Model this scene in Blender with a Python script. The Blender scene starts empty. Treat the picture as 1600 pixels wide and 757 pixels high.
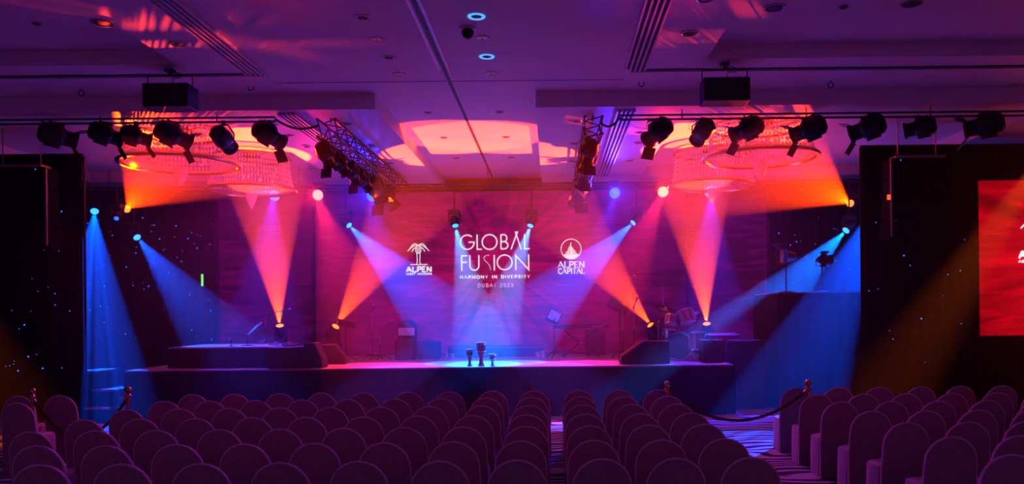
import bpy, bmesh, math, random
from mathutils import Vector, Matrix
random.seed(7)
PI = math.pi
SC = bpy.context.scene
COL = SC.collection
# ------------------------------------------------------------------ camera
F = 1250.0; CX, CY = 863.0, 487.0          # focal length and principal point in the 1600x757 frame
CAM = Vector((1.5, 0.0, 2.05)); ROLL = 0.0105
cd = bpy.data.cameras.new('camera'); cam = bpy.data.objects.new('camera', cd); COL.objects.link(cam)
cam.location = CAM; cam.rotation_euler = (PI / 2, ROLL, 0)
cd.sensor_width = 36; cd.lens = F / 1600 * 36
cd.shift_x = -(CX - 800) / 1600; cd.shift_y = (CY - 378.5) / 1600
cd.clip_end = 200
SC.camera = cam
# ------------------------------------------------------------------ world, view
w = bpy.data.worlds.new('hall_ambience'); SC.world = w; w.use_nodes = True
w.node_tree.nodes['Background'].inputs[0].default_value = (0.42, 0.065, 0.50, 1)
w.node_tree.nodes['Background'].inputs[1].default_value = 0.25
SC.view_settings.view_transform = 'Standard'; SC.view_settings.look = 'None'
SC.view_settings.exposure = 0.0; SC.view_settings.gamma = 1.0
try: SC.view_settings.use_curve_mapping = False
except Exception: pass
cy = SC.cycles
cy.use_denoising = True
cy.max_bounces = 5; cy.diffuse_bounces = 3; cy.glossy_bounces = 2; cy.transmission_bounces = 4
cy.volume_bounces = 0; cy.transparent_max_bounces = 8
cy.use_light_tree = True; cy.sample_clamp_indirect = 3.0
cy.caustics_reflective = False; cy.caustics_refractive = False
HAZE = 0.040
BLUE = (0.0, 0.062, 1.0); CYAN = (0.0, 0.22, 1.0); DEEP = (0.04, 0.02, 1.0); ORANGE = (1.0, 0.052, 0.001); FLAME = (1.0, 0.034, 0.0); AZURE = (0.0, 0.11, 1.0); RED = (1.0, 0.015, 0.05); AMBER = (1.0, 0.13, 0.0)

def P(px, py, D):
    u, v = px - CX, CY - py
    a = u * math.cos(ROLL) + v * math.sin(ROLL); b = -u * math.sin(ROLL) + v * math.cos(ROLL)
    return Vector((CAM.x + a / F * D, D, CAM.z + b / F * D))

# ------------------------------------------------------------------ materials
def nodes(m):
    m.use_nodes = True
    nt = m.node_tree
    return nt, nt.nodes, nt.links, nt.nodes['Principled BSDF']
def mat(name, col, rough=0.6, metal=0.0, var=0.12, scale=12, bump=0.0, spec=0.5, trans=0.0, coat=0.0):
    m = bpy.data.materials.new(name); nt, N, L, b = nodes(m)
    tc = N.new('ShaderNodeTexCoord'); nz = N.new('ShaderNodeTexNoise'); nz.inputs['Scale'].default_value = scale; nz.inputs['Detail'].default_value = 4
    L.new(tc.outputs['Object'], nz.inputs['Vector'])
    rp = N.new('ShaderNodeValToRGB')
    rp.color_ramp.elements[0].position = 0.3; rp.color_ramp.elements[1].position = 0.7
    rp.color_ramp.elements[0].color = tuple(c * (1 - var) for c in col) + (1,)
    rp.color_ramp.elements[1].color = tuple(min(1, c * (1 + var)) for c in col) + (1,)
    L.new(nz.outputs['Fac'], rp.inputs['Fac']); L.new(rp.outputs['Color'], b.inputs['Base Color'])
    b.inputs['Roughness'].default_value = rough; b.inputs['Metallic'].default_value = metal
    b.inputs['Specular IOR Level'].default_value = spec
    b.inputs['Transmission Weight'].default_value = trans
    b.inputs['Coat Weight'].default_value = coat
    if bump:
        bp = N.new('ShaderNodeBump'); bp.inputs['Strength'].default_value = bump; bp.inputs['Distance'].default_value = 0.02
        L.new(nz.outputs['Fac'], bp.inputs['Height']); L.new(bp.outputs['Normal'], b.inputs['Normal'])
    return m
def emit(name, col, strength, sample=False):
    m = bpy.data.materials.new(name); nt, N, L, b = nodes(m)
    b.inputs['Base Color'].default_value = (0.02, 0.02, 0.02, 1)
    lw = N.new('ShaderNodeTexNoise'); lw.inputs['Scale'].default_value = 30
    mr = N.new('ShaderNodeMapRange'); mr.inputs['To Min'].default_value = strength * 0.9; mr.inputs['To Max'].default_value = strength * 1.1
    L.new(lw.outputs['Fac'], mr.inputs['Value']); L.new(mr.outputs['Result'], b.inputs['Emission Strength'])
    b.inputs['Emission Color'].default_value = tuple(col) + (1,)
    if not sample: m.cycles.emission_sampling = 'NONE'
    return m
M = {}
M['ceiling'] = mat('ceiling_paint', (0.84, 0.82, 0.84), 0.55, var=0.03, scale=2)
M['wall'] = mat('wall_paint', (0.10, 0.08, 0.11), 0.8, var=0.1, scale=2)
M['groove'] = mat('dark_groove', (0.03, 0.025, 0.04), 0.6)
M['trim'] = mat('pale_metal_trim', (0.55, 0.53, 0.56), 0.35, 0.5)
M['black'] = mat('black_metal', (0.012, 0.012, 0.014), 0.45, 0.2)
M['blackp'] = mat('black_plastic', (0.018, 0.017, 0.02), 0.5)
M['velvet'] = mat('black_velvet', (0.006, 0.005, 0.007), 0.95, spec=0.08, bump=0.2, scale=60)
M['star_cloth'] = mat('star_cloth', (0.008, 0.007, 0.012), 0.95, spec=0.08, bump=0.2, scale=60)
M['deck'] = mat('stage_deck', (0.42, 0.40, 0.42), 0.38, var=0.15, scale=5)
M['skirt'] = mat('stage_skirt', (0.02, 0.017, 0.024), 0.9, spec=0.1)
M['cover'] = mat('chair_cover', (0.40, 0.30, 0.32), 0.75, var=0.08, scale=18, bump=0.08, spec=0.25)
M['rim_light_piping'] = mat('painted_rim_light', (0.95, 0.85, 0.88), 0.45)  # much paler than the cover: stage rim light painted into the piping
for k_ in ('cover', 'rim_light_piping'):
    M[k_].node_tree.nodes['Principled BSDF'].inputs['Sheen Weight'].default_value = 0.8
M['brass'] = mat('brass', (0.62, 0.40, 0.14), 0.25, 1.0)
M['rope'] = mat('velvet_rope', (0.10, 0.015, 0.02), 0.8, bump=0.4, scale=90)
M['chrome'] = mat('chrome', (0.75, 0.75, 0.78), 0.18, 1.0)
M['steel'] = mat('dull_steel', (0.32, 0.32, 0.35), 0.4, 0.9)
M['truss'] = mat('truss_black', (0.02, 0.018, 0.022), 0.4, 0.4)
M['white'] = mat('white_plastic', (0.75, 0.75, 0.76), 0.4)
M['paper'] = mat('sheet_paper', (0.8, 0.8, 0.8), 0.7)
M['wood'] = mat('carved_wood', (0.22, 0.08, 0.04), 0.5, bump=0.3)
M['drumred'] = mat('red_shell', (0.55, 0.04, 0.06), 0.4)
M['skin'] = mat('drum_head', (0.75, 0.72, 0.68), 0.55)
M['ropew'] = mat('pale_cord', (0.7, 0.68, 0.62), 0.8)
M['shell'] = mat('drum_shell', (0.20, 0.10, 0.13), 0.25, var=0.25, scale=6, coat=0.4)
M['grille'] = mat('speaker_grille', (0.02, 0.018, 0.022), 0.6, bump=0.6, scale=220)
M['case'] = mat('case_panel', (0.035, 0.028, 0.034), 0.6, bump=0.1)
M['crystal'] = mat('crystal_glass', (0.9, 0.88, 0.85), 0.12, spec=0.8, trans=0.25)
M['frost'] = mat('frosted_glass', (0.85, 0.82, 0.78), 0.35, spec=0.6, trans=0.3)
M['keys'] = mat('ivory_keys', (0.7, 0.7, 0.7), 0.35)
M['logo'] = emit('logo_white', (1, 0.93, 0.97), 1.15)
M['logo_pink'] = emit('logo_pink', (1, 0.5, 0.72), 1.1)
M['star'] = emit('star_led', (0.03, 0.14, 1.0), 2.2)
M['lens_blue'] = emit('lens_blue', (0.02, 0.22, 1.0), 4.5)
M['lens_deep'] = emit('lens_deep_blue', (0.01, 0.09, 1.0), 3.5)
M['lens_orange'] = emit('lens_orange', (1.0, 0.11, 0.012), 6)
M['lens_warm'] = emit('lens_warm', (1.0, 0.62, 0.28), 1.6)
M['lens_red'] = emit('lens_red', (1.0, 0.22, 0.16), 3.5)
M['lens_dark'] = mat('dark_lens', (0.02, 0.02, 0.04), 0.08, spec=0.9)
M['green'] = emit('green_strip', (0.2, 1.0, 0.15), 1.6)
M['ring_blue'] = emit('ring_blue', (0.10, 0.42, 1.0), 1.1)
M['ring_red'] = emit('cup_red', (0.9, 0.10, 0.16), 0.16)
M['led_red'] = emit('small_red_led', (1.0, 0.05, 0.02), 3)

def translucent(name, col, amount):
    m = mat(name, col, 0.15, spec=0.8); nt = m.node_tree; N, L = nt.nodes, nt.links
    tr = N.new('ShaderNodeBsdfTranslucent'); tr.inputs['Color'].default_value = tuple(col) + (1,)
    mx = N.new('ShaderNodeMixShader'); mx.inputs[0].default_value = amount
    out = N['Material Output']; L.new(N['Principled BSDF'].outputs[0], mx.inputs[1]); L.new(tr.outputs[0], mx.inputs[2]); L.new(mx.outputs[0], out.inputs['Surface'])
    return m
M['crystal'] = translucent('crystal_glass', (0.92, 0.88, 0.85), 0.5)
M['frost'] = translucent('clear_dish_glass', (0.9, 0.86, 0.82), 0.5)
_nt = M['frost'].node_tree; _tp = _nt.nodes.new('ShaderNodeBsdfTransparent'); _mx = _nt.nodes.new('ShaderNodeMixShader'); _mx.inputs[0].default_value = 0.12
_prev = _nt.nodes['Material Output'].inputs['Surface'].links[0].from_socket
_nt.links.new(_tp.outputs[0], _mx.inputs[1]); _nt.links.new(_prev, _mx.inputs[2]); _nt.links.new(_mx.outputs[0], _nt.nodes['Material Output'].inputs['Surface'])
def carpet():
    m = bpy.data.materials.new('swirl_carpet'); nt, N, L, b = nodes(m)
    tc = N.new('ShaderNodeTexCoord'); mp = N.new('ShaderNodeMapping'); mp.inputs['Scale'].default_value = (0.8, 1.3, 1)
    L.new(tc.outputs['Object'], mp.inputs['Vector'])
    wv = N.new('ShaderNodeTexWave'); wv.bands_direction = 'Y'; wv.inputs['Scale'].default_value = 1.0
    wv.inputs['Distortion'].default_value = 14; wv.inputs['Detail'].default_value = 1.0; wv.inputs['Detail Scale'].default_value = 0.9
    L.new(mp.outputs['Vector'], wv.inputs['Vector'])
    rp = N.new('ShaderNodeValToRGB'); e = rp.color_ramp.elements
    e[0].position = 0.35; e[0].color = (0.012, 0.02, 0.08, 1); e[1].position = 0.65; e[1].color = (0.55, 0.60, 0.70, 1)
    L.new(wv.outputs['Fac'], rp.inputs['Fac']); L.new(rp.outputs['Color'], b.inputs['Base Color'])
    nz = N.new('ShaderNodeTexNoise'); nz.inputs['Scale'].default_value = 150
    bp = N.new('ShaderNodeBump'); bp.inputs['Strength'].default_value = 0.4; bp.inputs['Distance'].default_value = 0.01
    L.new(nz.outputs['Fac'], bp.inputs['Height']); L.new(bp.outputs['Normal'], b.inputs['Normal'])
    b.inputs['Roughness'].default_value = 0.95; b.inputs['Specular IOR Level'].default_value = 0.1
    return m
M['carpet'] = carpet()

def led_content(name, inner, outer, strength, rad, wave_amt):
    """red sunburst picture that the LED wall shows: rays round the middle, thin waves towards the sides"""
    m = bpy.data.materials.new(name); nt, N, L, b = nodes(m)
    def math_(op, a, bb=None, cl=False):
        n = N.new('ShaderNodeMath'); n.operation = op; n.use_clamp = cl
        for i, v in enumerate((a, bb)):
            if v is None: continue
            if isinstance(v, (int, float)): n.inputs[i].default_value = v
            else: L.new(v, n.inputs[i])
        return n.outputs[0]
    tc = N.new('ShaderNodeTexCoord'); sp = N.new('ShaderNodeSeparateXYZ'); L.new(tc.outputs['Object'], sp.inputs[0])
    x, z = sp.outputs['X'], sp.outputs['Z']
    ang = math_('ARCTAN2', z, x)
    r = math_('SQRT', math_('ADD', math_('MULTIPLY', x, x), math_('MULTIPLY', math_('MULTIPLY', z, z), 1.8)))
    cb = N.new('ShaderNodeCombineXYZ'); L.new(math_('MULTIPLY', ang, 7.0), cb.inputs[0]); L.new(math_('MULTIPLY', r, 0.25), cb.inputs[1])
    nz = N.new('ShaderNodeTexNoise'); nz.inputs['Scale'].default_value = 1.4; nz.inputs['Detail'].default_value = 4; L.new(cb.outputs[0], nz.inputs['Vector'])
    rays = math_('MULTIPLY', math_('SUBTRACT', nz.outputs['Fac'], 0.3), 2.0, True)
    fall = math_('SUBTRACT', 1.0, math_('DIVIDE', r, rad), True)
    # waves: thin bright bands along x, broken up by noise
    cw = N.new('ShaderNodeCombineXYZ'); L.new(math_('MULTIPLY', x, 0.35), cw.inputs[0]); L.new(math_('MULTIPLY', z, 2.4), cw.inputs[2])
    n2 = N.new('ShaderNodeTexNoise'); n2.inputs['Scale'].default_value = 1.6; n2.inputs['Detail'].default_value = 5; n2.inputs['Distortion'].default_value = 0.6
    L.new(cw.outputs[0], n2.inputs['Vector'])
    wv = math_('POWER', math_('SUBTRACT', 1.0, math_('ABSOLUTE', math_('MULTIPLY', math_('SUBTRACT', n2.outputs['Fac'], 0.5), 7.0)), True), 3.0)
    br = math_('ADD', math_('MULTIPLY', math_('ADD', 0.25, math_('MULTIPLY', rays, 0.75)), math_('ADD', 0.22, fall)), math_('MULTIPLY', wv, wave_amt))
    mx = N.new('ShaderNodeMix'); mx.data_type = 'RGBA'; L.new(fall, mx.inputs[0])
    mx.inputs[6].default_value = tuple(outer) + (1,); mx.inputs[7].default_value = tuple(inner) + (1,)
    L.new(mx.outputs[2], b.inputs['Emission Color'])
    L.new(math_('MULTIPLY', br, strength), b.inputs['Emission Strength'])
    b.inputs['Base Color'].default_value = (0.02, 0.02, 0.02, 1); b.inputs['Roughness'].default_value = 0.7
    b.inputs['Specular IOR Level'].default_value = 0.1
    return m

# ------------------------------------------------------------------ mesh helpers
class MB:
    def __init__(s): s.v = []; s.f = []
    def add(s, vs, fs, T=None):
        o = len(s.v)
        s.v += [tuple(T @ Vector(v)) if T else tuple(v) for v in vs]
        s.f += [tuple(i + o for i in f) for f in fs]
        return s
    def box(s, c, d, T=None):
        x, y, z = c; a, b, e = d[0] / 2, d[1] / 2, d[2] / 2
        vs = [(x + i * a, y + j * b, z + k * e) for i in (-1, 1) for j in (-1, 1) for k in (-1, 1)]
        return s.add(vs, [(0, 1, 3, 2), (4, 6, 7, 5), (0, 4, 5, 1), (2, 3, 7, 6), (0, 2, 6, 4), (1, 5, 7, 3)], T)
    def bb(s, x0, x1, y0, y1, z0, z1, T=None):
        return s.box(((x0 + x1) / 2, (y0 + y1) / 2, (z0 + z1) / 2), (abs(x1 - x0), abs(y1 - y0), abs(z1 - z0)), T)
    def tube(s, pts, r, n=8, cap=True, T=None):
        pts = [Vector(p) for p in pts]; rs = r if isinstance(r, (list, tuple)) else [r] * len(pts)
        vs = []; fs = []; up = None
        for i, p in enumerate(pts):
            d = (pts[min(i + 1, len(pts) - 1)] - pts[max(i - 1, 0)]).normalized()
            if up is None: up = d.orthogonal().normalized()
            up = (up - d * up.dot(d))
            up = up.normalized() if up.length > 1e-5 else d.orthogonal().normalized()
            sd = d.cross(up)
            for k in range(n):
                a = 2 * PI * k / n; vs.append(p + (up * math.cos(a) + sd * math.sin(a)) * rs[i])
        for i in range(len(pts) - 1):
            for k in range(n):
                fs.append((i * n + k, i * n + (k + 1) % n, (i + 1) * n + (k + 1) % n, (i + 1) * n + k))
        if cap:
            fs.append(tuple(reversed(range(n)))); fs.append(tuple(range((len(pts) - 1) * n, len(pts) * n)))
        return s.add(vs, fs, T)
    def lathe(s, prof, n=16, T=None, cap=True):
        vs = []; fs = []
        for r, z in prof:
            for k in range(n):
                a = 2 * PI * k / n; vs.append((r * math.cos(a), r * math.sin(a), z))
        for i in range(len(prof) - 1):
            for k in range(n):
                fs.append((i * n + k, i * n + (k + 1) % n, (i + 1) * n + (k + 1) % n, (i + 1) * n + k))
        if cap and prof[0][0] > 1e-4: fs.append(tuple(reversed(range(n))))
        if cap and prof[-1][0] > 1e-4: fs.append(tuple(range((len(prof) - 1) * n, len(prof) * n)))
        return s.add(vs, fs, T)
    def prism(s, poly, y0, y1, T=None):
        """poly in x,z; extruded along y"""
        n = len(poly); vs = [(x, y0, z) for x, z in poly] + [(x, y1, z) for x, z in poly]
        fs = [tuple(range(n)), tuple(reversed(range(n, 2 * n)))] + [(i, i + n, (i + 1) % n + n, (i + 1) % n) for i in range(n)]
        return s.add(vs, fs, T)
    def ribbon(s, pts, wd, y0=0.0, y1=0.012, closed=False):
        """flat stroke in x,z"""
        p = [Vector((a, b)) for a, b in pts]; n = len(p); Lf = []; Rt = []
        for i in range(n):
            a = p[(i - 1) % n] if (closed or i > 0) else p[i]
            c = p[(i + 1) % n] if (closed or i < n - 1) else p[i]
            d1 = (p[i] - a); d2 = (c - p[i])
            d1 = d1.normalized() if d1.length > 1e-9 else d2.normalized()
            d2 = d2.normalized() if d2.length > 1e-9 else d1
            t = (d1 + d2); t = t.normalized() if t.length > 1e-6 else d1
            nn = Vector((-t.y, t.x)); k = max(0.35, nn.dot(Vector((-d1.y, d1.x))))
            Lf.append(p[i] + nn * wd / 2 / k); Rt.append(p[i] - nn * wd / 2 / k)
        for i in range(n if closed else n - 1):
            j = (i + 1) % n
            q = [Lf[i], Lf[j], Rt[j], Rt[i]]
            s.prism([(a.x, a.y) for a in q], y0, y1)
        return s
    def build(s, name, m, parent=None, smooth=False, loc=None, bevel=0):
        me = bpy.data.meshes.new(name); me.from_pydata(s.v, [], s.f); me.validate()
        bm = bmesh.new(); bm.from_mesh(me); bmesh.ops.recalc_face_normals(bm, faces=bm.faces)
        bm.to_mesh(me); bm.free()
        me.materials.append(M[m] if isinstance(m, str) else m)
        o = bpy.data.objects.new(name, me); COL.objects.link(o)
        if parent: o.parent = parent
        if loc is not None: o.location = loc
        if smooth:
            for p in me.polygons: p.use_smooth = True
            try: me.set_sharp_from_angle(angle=math.radians(40))
            except Exception: pass
        if bevel:
            b = o.modifiers.new('bevel', 'BEVEL'); b.width = bevel; b.segments = 2; b.limit_method = 'ANGLE'
        return o
def tag(o, label, cat=None, group=None, kind=None):
    o['label'] = label
    if cat: o['category'] = cat
    if group: o['group'] = group
    if kind: o['kind'] = kind
    return o
def empty(name, loc, label, cat, group=None, rz=0.0):
    o = bpy.data.objects.new(name, None); COL.objects.link(o); o.location = loc; o.rotation_euler = (0, 0, rz)
    o.empty_display_size = 0.1
    return tag(o, label, cat, group)
def struct(o): o['kind'] = 'structure'; return o
def aim(d):
    """rotation that takes +Z to d"""
    return Vector((0, 0, 1)).rotation_difference(Vector(d).normalized()).to_matrix().to_4x4()
def spot(loc, target, col, power, deg, blend=0.12, radius=0.03, parent=None, gobo=0.0):
    l = bpy.data.lights.new('beam', 'SPOT'); l.energy = power; l.color = col; l.spot_size = math.radians(deg)
    l.spot_blend = blend; l.shadow_soft_size = radius
    o = bpy.data.objects.new('spot_beam', l); COL.objects.link(o)
    d = (Vector(target) - Vector(loc)).normalized()
    o.location = loc; o.rotation_euler = d.to_track_quat('-Z', 'Y').to_euler()
    if parent:
        o.parent = parent; o.location = Vector(loc) - parent.location
    if gobo:
        l.use_nodes = True; nt = l.node_tree; N, L = nt.nodes, nt.links
        em = N.get('Emission'); tc = N.new('ShaderNodeTexCoord'); nz = N.new('ShaderNodeTexNoise'); nz.inputs['Scale'].default_value = gobo
        nz.inputs['Detail'].default_value = 1
        mr = N.new('ShaderNodeMapRange'); mr.inputs['From Min'].default_value = 0.35; mr.inputs['From Max'].default_value = 0.65
        mr.inputs['To Min'].default_value = 0.25; mr.inputs['To Max'].default_value = 1.7
        nz.noise_dimensions = '1D'; sx = N.new('ShaderNodeSeparateXYZ'); L.new(tc.outputs['Normal'], sx.inputs[0]); L.new(sx.outputs['X'], nz.inputs['W']); L.new(nz.outputs['Fac'], mr.inputs['Value']); L.new(mr.outputs['Result'], em.inputs['Strength'])
    return o

# ================================================================== SETTING
ZC, ZS, ZR = 5.53, 5.28, 5.66            # main ceiling, dropped soffit, recess above the chandeliers
XW = 17.0; YB = 20.9; YF = -3.0
struct(MB().bb(-XW, XW, YF, YB, -0.2, 0).build('floor', 'carpet'))
struct(MB().bb(-XW - 0.2, -XW, YF, YB, 0, 6.2).build('wall_left', 'wall'))
struct(MB().bb(XW, XW + 0.2, YF, YB, 0, 6.2).build('wall_right', 'wall'))
struct(MB().bb(-XW, XW, YB, YB + 0.2, 0, 6.2).build('wall_back', 'wall'))
def slab_with_holes(b, x0, x1, y0, y1, z0, z1, holes):
    """holes = (hx0,hx1,hy0,hy1) disjoint in y order per x range; grid fill"""
    xs = sorted({x0, x1, *[h[0] for h in holes], *[h[1] for h in holes]}); ys = sorted({y0, y1, *[h[2] for h in holes], *[h[3] for h in holes]})
    for i in range(len(xs) - 1):
        for j in range(len(ys) - 1):
            cx, cy_ = (xs[i] + xs[i + 1]) / 2, (ys[j] + ys[j + 1]) / 2
            if any(h[0] < cx < h[1] and h[2] < cy_ < h[3] for h in holes): continue
            b.bb(xs[i], xs[i + 1], ys[j], ys[j + 1], z0, z1)
COF = [(-XW, -3.68, 9.62, 11.08), (3.68, XW, 9.62, 11.08)]
b = MB(); slab_with_holes(b, -XW, XW, YF, YB, ZC, ZC + 0.3, COF)
for h in COF: b.bb(h[0], h[1], h[2], h[3], ZC + 0.2, ZC + 0.3)
struct(b.build('ceiling', 'ceiling'))
SOF_Y = 12.65
for s in (-1, 1):
    xs = sorted((s * 1.27, s * XW)); hx = sorted((s * 3.66, s * 9.6))
    b = MB(); slab_with_holes(b, xs[0], xs[1], SOF_Y, YB, ZS, ZC - 0.001, [(hx[0], hx[1], 13.6, 19.3)])
    o = struct(b.build('ceiling_soffit_left' if s < 0 else 'ceiling_soffit_right', 'ceiling'))
# partition tracks and the centre slot
b = MB(); b.bb(-0.035, 0.015, YF, SOF_Y + 7.9, ZC - 0.006, ZC + 0.002)
t1 = struct(b.build('trim_1', 'groove'))
for x in (-0.075, 0.055): MB().bb(x - 0.02, x + 0.02, YF, 11.5, ZC - 0.012, ZC + 0.002).build('track_lip', 'trim', t1)
for k, s in enumerate((-1, 1)):
    xs = sorted((s * 2.66, s * XW))
    t = struct(MB().bb(xs[0], xs[1], 11.52, 11.57, ZC - 0.012, ZC + 0.002).build('trim_%d' % (2 + k), 'groove'))
    MB().bb(xs[0], xs[1], 11.60, 11.63, ZC - 0.02, ZC + 0.002).build('track_lip', 'trim', t)
struct(MB().bb(-2.6, 2.6, 12.02, 12.035, ZC - 0.004, ZC + 0.002).build('trim_4', 'groove'))

# ================================================================== STAGE
SZ = 0.97; SY = 15.7
st = empty('stage', (0, SY, 0), 'low black-skirted stage with pale grey deck in front of the screen', 'stage')
MB().bb(-6.9, 5.04, 0, 4.75, SZ - 0.06, SZ).build('deck', 'deck', st)
def pleats(x0, x1, y, z0, z1, amp, wl, step=0.05, axis='x', ph=0.0):
    n = max(4, int(abs(x1 - x0) / step)); vs = []; fs = []
    for i in range(n + 1):
        x = x0 + (x1 - x0) * i / n
        o = amp * math.sin(2 * PI * x / wl + ph) + amp * 0.4 * math.sin(2 * PI * x / (wl * 2.7) + 1 + ph)
        for z in (z0, z1): vs.append((x, y + o, z) if axis == 'x' else (y + o, x, z))
    for i in range(n): fs.append((2 * i, 2 * i + 2, 2 * i + 3, 2 * i + 1))
    b = MB(); b.add(vs, fs)
    # a back layer gives the cloth thickness
    vs2 = [(v[0], v[1] + 0.012, v[2]) if axis == 'x' else (v[0] + 0.012, v[1], v[2]) for v in vs]
    b.add(vs2, [tuple(reversed(f)) for f in fs])
    return b
pleats(-6.9, 5.04, -0.03, 0.0, SZ - 0.03, 0.012, 0.16, 0.04).build('front_skirt', 'skirt', st, True)
pleats(0, 4.75, 5.06, 0.0, SZ - 0.03, 0.012, 0.16, 0.04, axis='y').build('side_skirt', 'skirt', st, True)
pleats(0, 4.75, -6.93, 0.0, SZ - 0.03, 0.012, 0.16, 0.04, axis='y').build('side_skirt', 'skirt', st, True)
# riser on the left of the stage
RZ = 1.395
rs = empty('stage_riser', (-5.27, 16.2, SZ), 'low black riser holding mic stands at the left of the stage', 'riser')
MB().bb(-1.03, 1.03, 0, 1.85, RZ - SZ - 0.05, RZ - SZ).build('deck', 'deck', rs)
pleats(-1.02, 1.02, -0.012, 0.0, RZ - SZ - 0.03, 0.008, 0.14, 0.035).build('front_skirt', 'skirt', rs, True)
for s in (-1, 1): pleats(0, 1.85, s * 1.03, 0.0, RZ - SZ - 0.03, 0.008, 0.14, 0.035, axis='y').build('side_skirt', 'skirt', rs, True)
for sx in (-0.95, 0.95):
    for sy in (0.08, 1.75): MB().tube([(sx, sy, 0), (sx, sy, RZ - SZ - 0.05)], 0.025).build('leg', 'steel', rs)
# steps at the left end
sp_ = empty('stage_steps', (-7.25, 16.0, 0), 'black stage steps with pale nosings at the left stage end', 'steps')
for x0, x1, z in ((-0.62, -0.2, SZ), (-0.2, 0.30, 0.62), (-0.2, 0.30, 0.30)):
    y0 = -0.25 if z > .9 else (-0.45 if z > .5 else -0.75)
    tr = MB().bb(x0, x1, y0, 0.6, z - 0.04, z).build('tread', 'case', sp_)
    MB().bb(x0, x1, y0 - 0.02, y0 + 0.03, z - 0.03, z + 0.005).build('nosing', 'trim', tr)
    MB().bb(x0 + 0.01, x1 - 0.01, y0 + 0.03, y0 + 0.06, 0, z - 0.04).build('riser_board', 'skirt', sp_)
# centre platform at the back of the stage
pf = empty('drum_platform', (-0.42 + 0.0, 19.25, SZ), 'long low dark platform at the back centre of the stage', 'platform')
p0, p1 = P(699, 545, 19.2).x, P(849, 545, 19.2).x
pf.location.x = (p0 + p1) / 2; hw = (p1 - p0) / 2
MB().bb(-hw, hw, 0, 0.85, 0.02, 0.25).build('body', 'case', pf, bevel=0.02)
MB().bb(-hw + 0.05, hw - 0.05, 0.05, 0.8, 0, 0.03).build('foot_rail', 'blackp', pf)
MB().bb(-hw, hw, -0.005, 0.01, 0.215, 0.235).build('edge_trim', 'steel', pf)
for px, py, hgt in ((697, 556, 0.13), (706.5, 557, 0.11), (840.5, 556, 0.12), (848.5, 554, 0.15)):
    p = P(px, py, 18.95)
    c = empty('candle_cup', (p.x, 18.95, SZ), '', 'candle cup', 'pale cups beside the centre platform')
    c['label'] = {697: 'taller pale candle cup left of the centre platform', 706.5: 'short pale candle cup just left inside the platform end',
                  840.5: 'short pale candle cup near the right platform end', 848.5: 'tall pale candle cup at the right platform end'}[px]
    MB().lathe([(0.05, 0), (0.052, 0.01), (0.055, hgt), (0.048, hgt), (0.045, hgt - 0.04), (0.0, hgt - 0.04)], 14).build('cup', 'white', c, True)
    MB().lathe([(0.04, hgt - 0.04), (0.038, hgt - 0.02), (0.0, hgt - 0.02)], 12).build('wax', 'skin', c, True)

# ================================================================== LED WALLS
SCY = 20.38
scr_c = P(772.5, 408, SCY)
M['led_main'] = led_content('led_main', (1.0, 0.0, 0.20), (0.30, 0.0, 0.22), 0.60, 5.0, 0.38)
M['led_side'] = led_content('led_side', (1.0, 0.004, 0.016), (0.75, 0.0, 0.010), 1.6, 4.4, 0.14)

def arc(cx, cz, rx, rz, a0, a1, n=20):
    return [(cx + rx * math.cos(math.radians(a0 + (a1 - a0) * i / n)), cz + rz * math.sin(math.radians(a0 + (a1 - a0) * i / n))) for i in range(n + 1)]
def wordmark(b, k):
    """GLOBAL / FUSION drawn as strokes; coordinates in fifths of a photo pixel round (812,340), z up"""
    C = lambda pts: [((x - 812) * k, (340 - y) * k) for x, y in pts]
    A = lambda cx, cy_, rx, ry, a0, a1: arc((cx - 812) * k, (340 - cy_) * k, rx * k, ry * k, a0, a1)
    W = 10.5 * k
    b.ribbon(A(603, 193, 54, 56, 48, 352) + C([(656, 193), (612, 193)]), W)
    b.ribbon(C([(680, 134), (680, 249), (716, 249)]), W)
    b.ribbon(A(777, 193, 58, 58, 0, 350), W, closed=True)
    b.ribbon(C([(866, 134), (866, 249)]), W)
    b.ribbon(C([(866, 137), (890, 137)]) + A(888, 164, 24, 27, 80, -80) + C([(866, 191)]), W)
    b.ribbon(C([(866, 191), (892, 191)]) + A(890, 220, 30, 28, 80, -80) + C([(866, 248)]), W)
    b.ribbon(C([(944, 252), (997, 112)]), W); b.ribbon(C([(978, 112), (1023, 252)]), W)
    b.ribbon(C([(1050, 134), (1050, 249), (1090, 249)]), W)
    b.ribbon(C([(604, 299), (558, 299), (558, 416)]), W); b.ribbon(C([(558, 350), (598, 350)]), W)
    b.ribbon(C([(622, 295), (622, 372)]) + A(657, 376, 35, 36, 180, 360) + C([(692, 295)]), W)
    b.ribbon(C([(812, 295), (812, 416)]), W)
    b.ribbon(A(893, 353, 58, 58, 0, 350), W, closed=True)
    b.ribbon(C([(980, 416), (980, 300), (1080, 412), (1080, 292)]), W)
def s_stroke(b, k):
    C = lambda pts: [((x - 812) * k, (340 - y) * k) for x, y in pts]
    b.ribbon(C([(775, 298), (755, 296), (738, 304), (731, 318), (737, 334), (752, 350), (768, 366), (778, 384), (784, 414)]), 6 * k)
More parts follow.
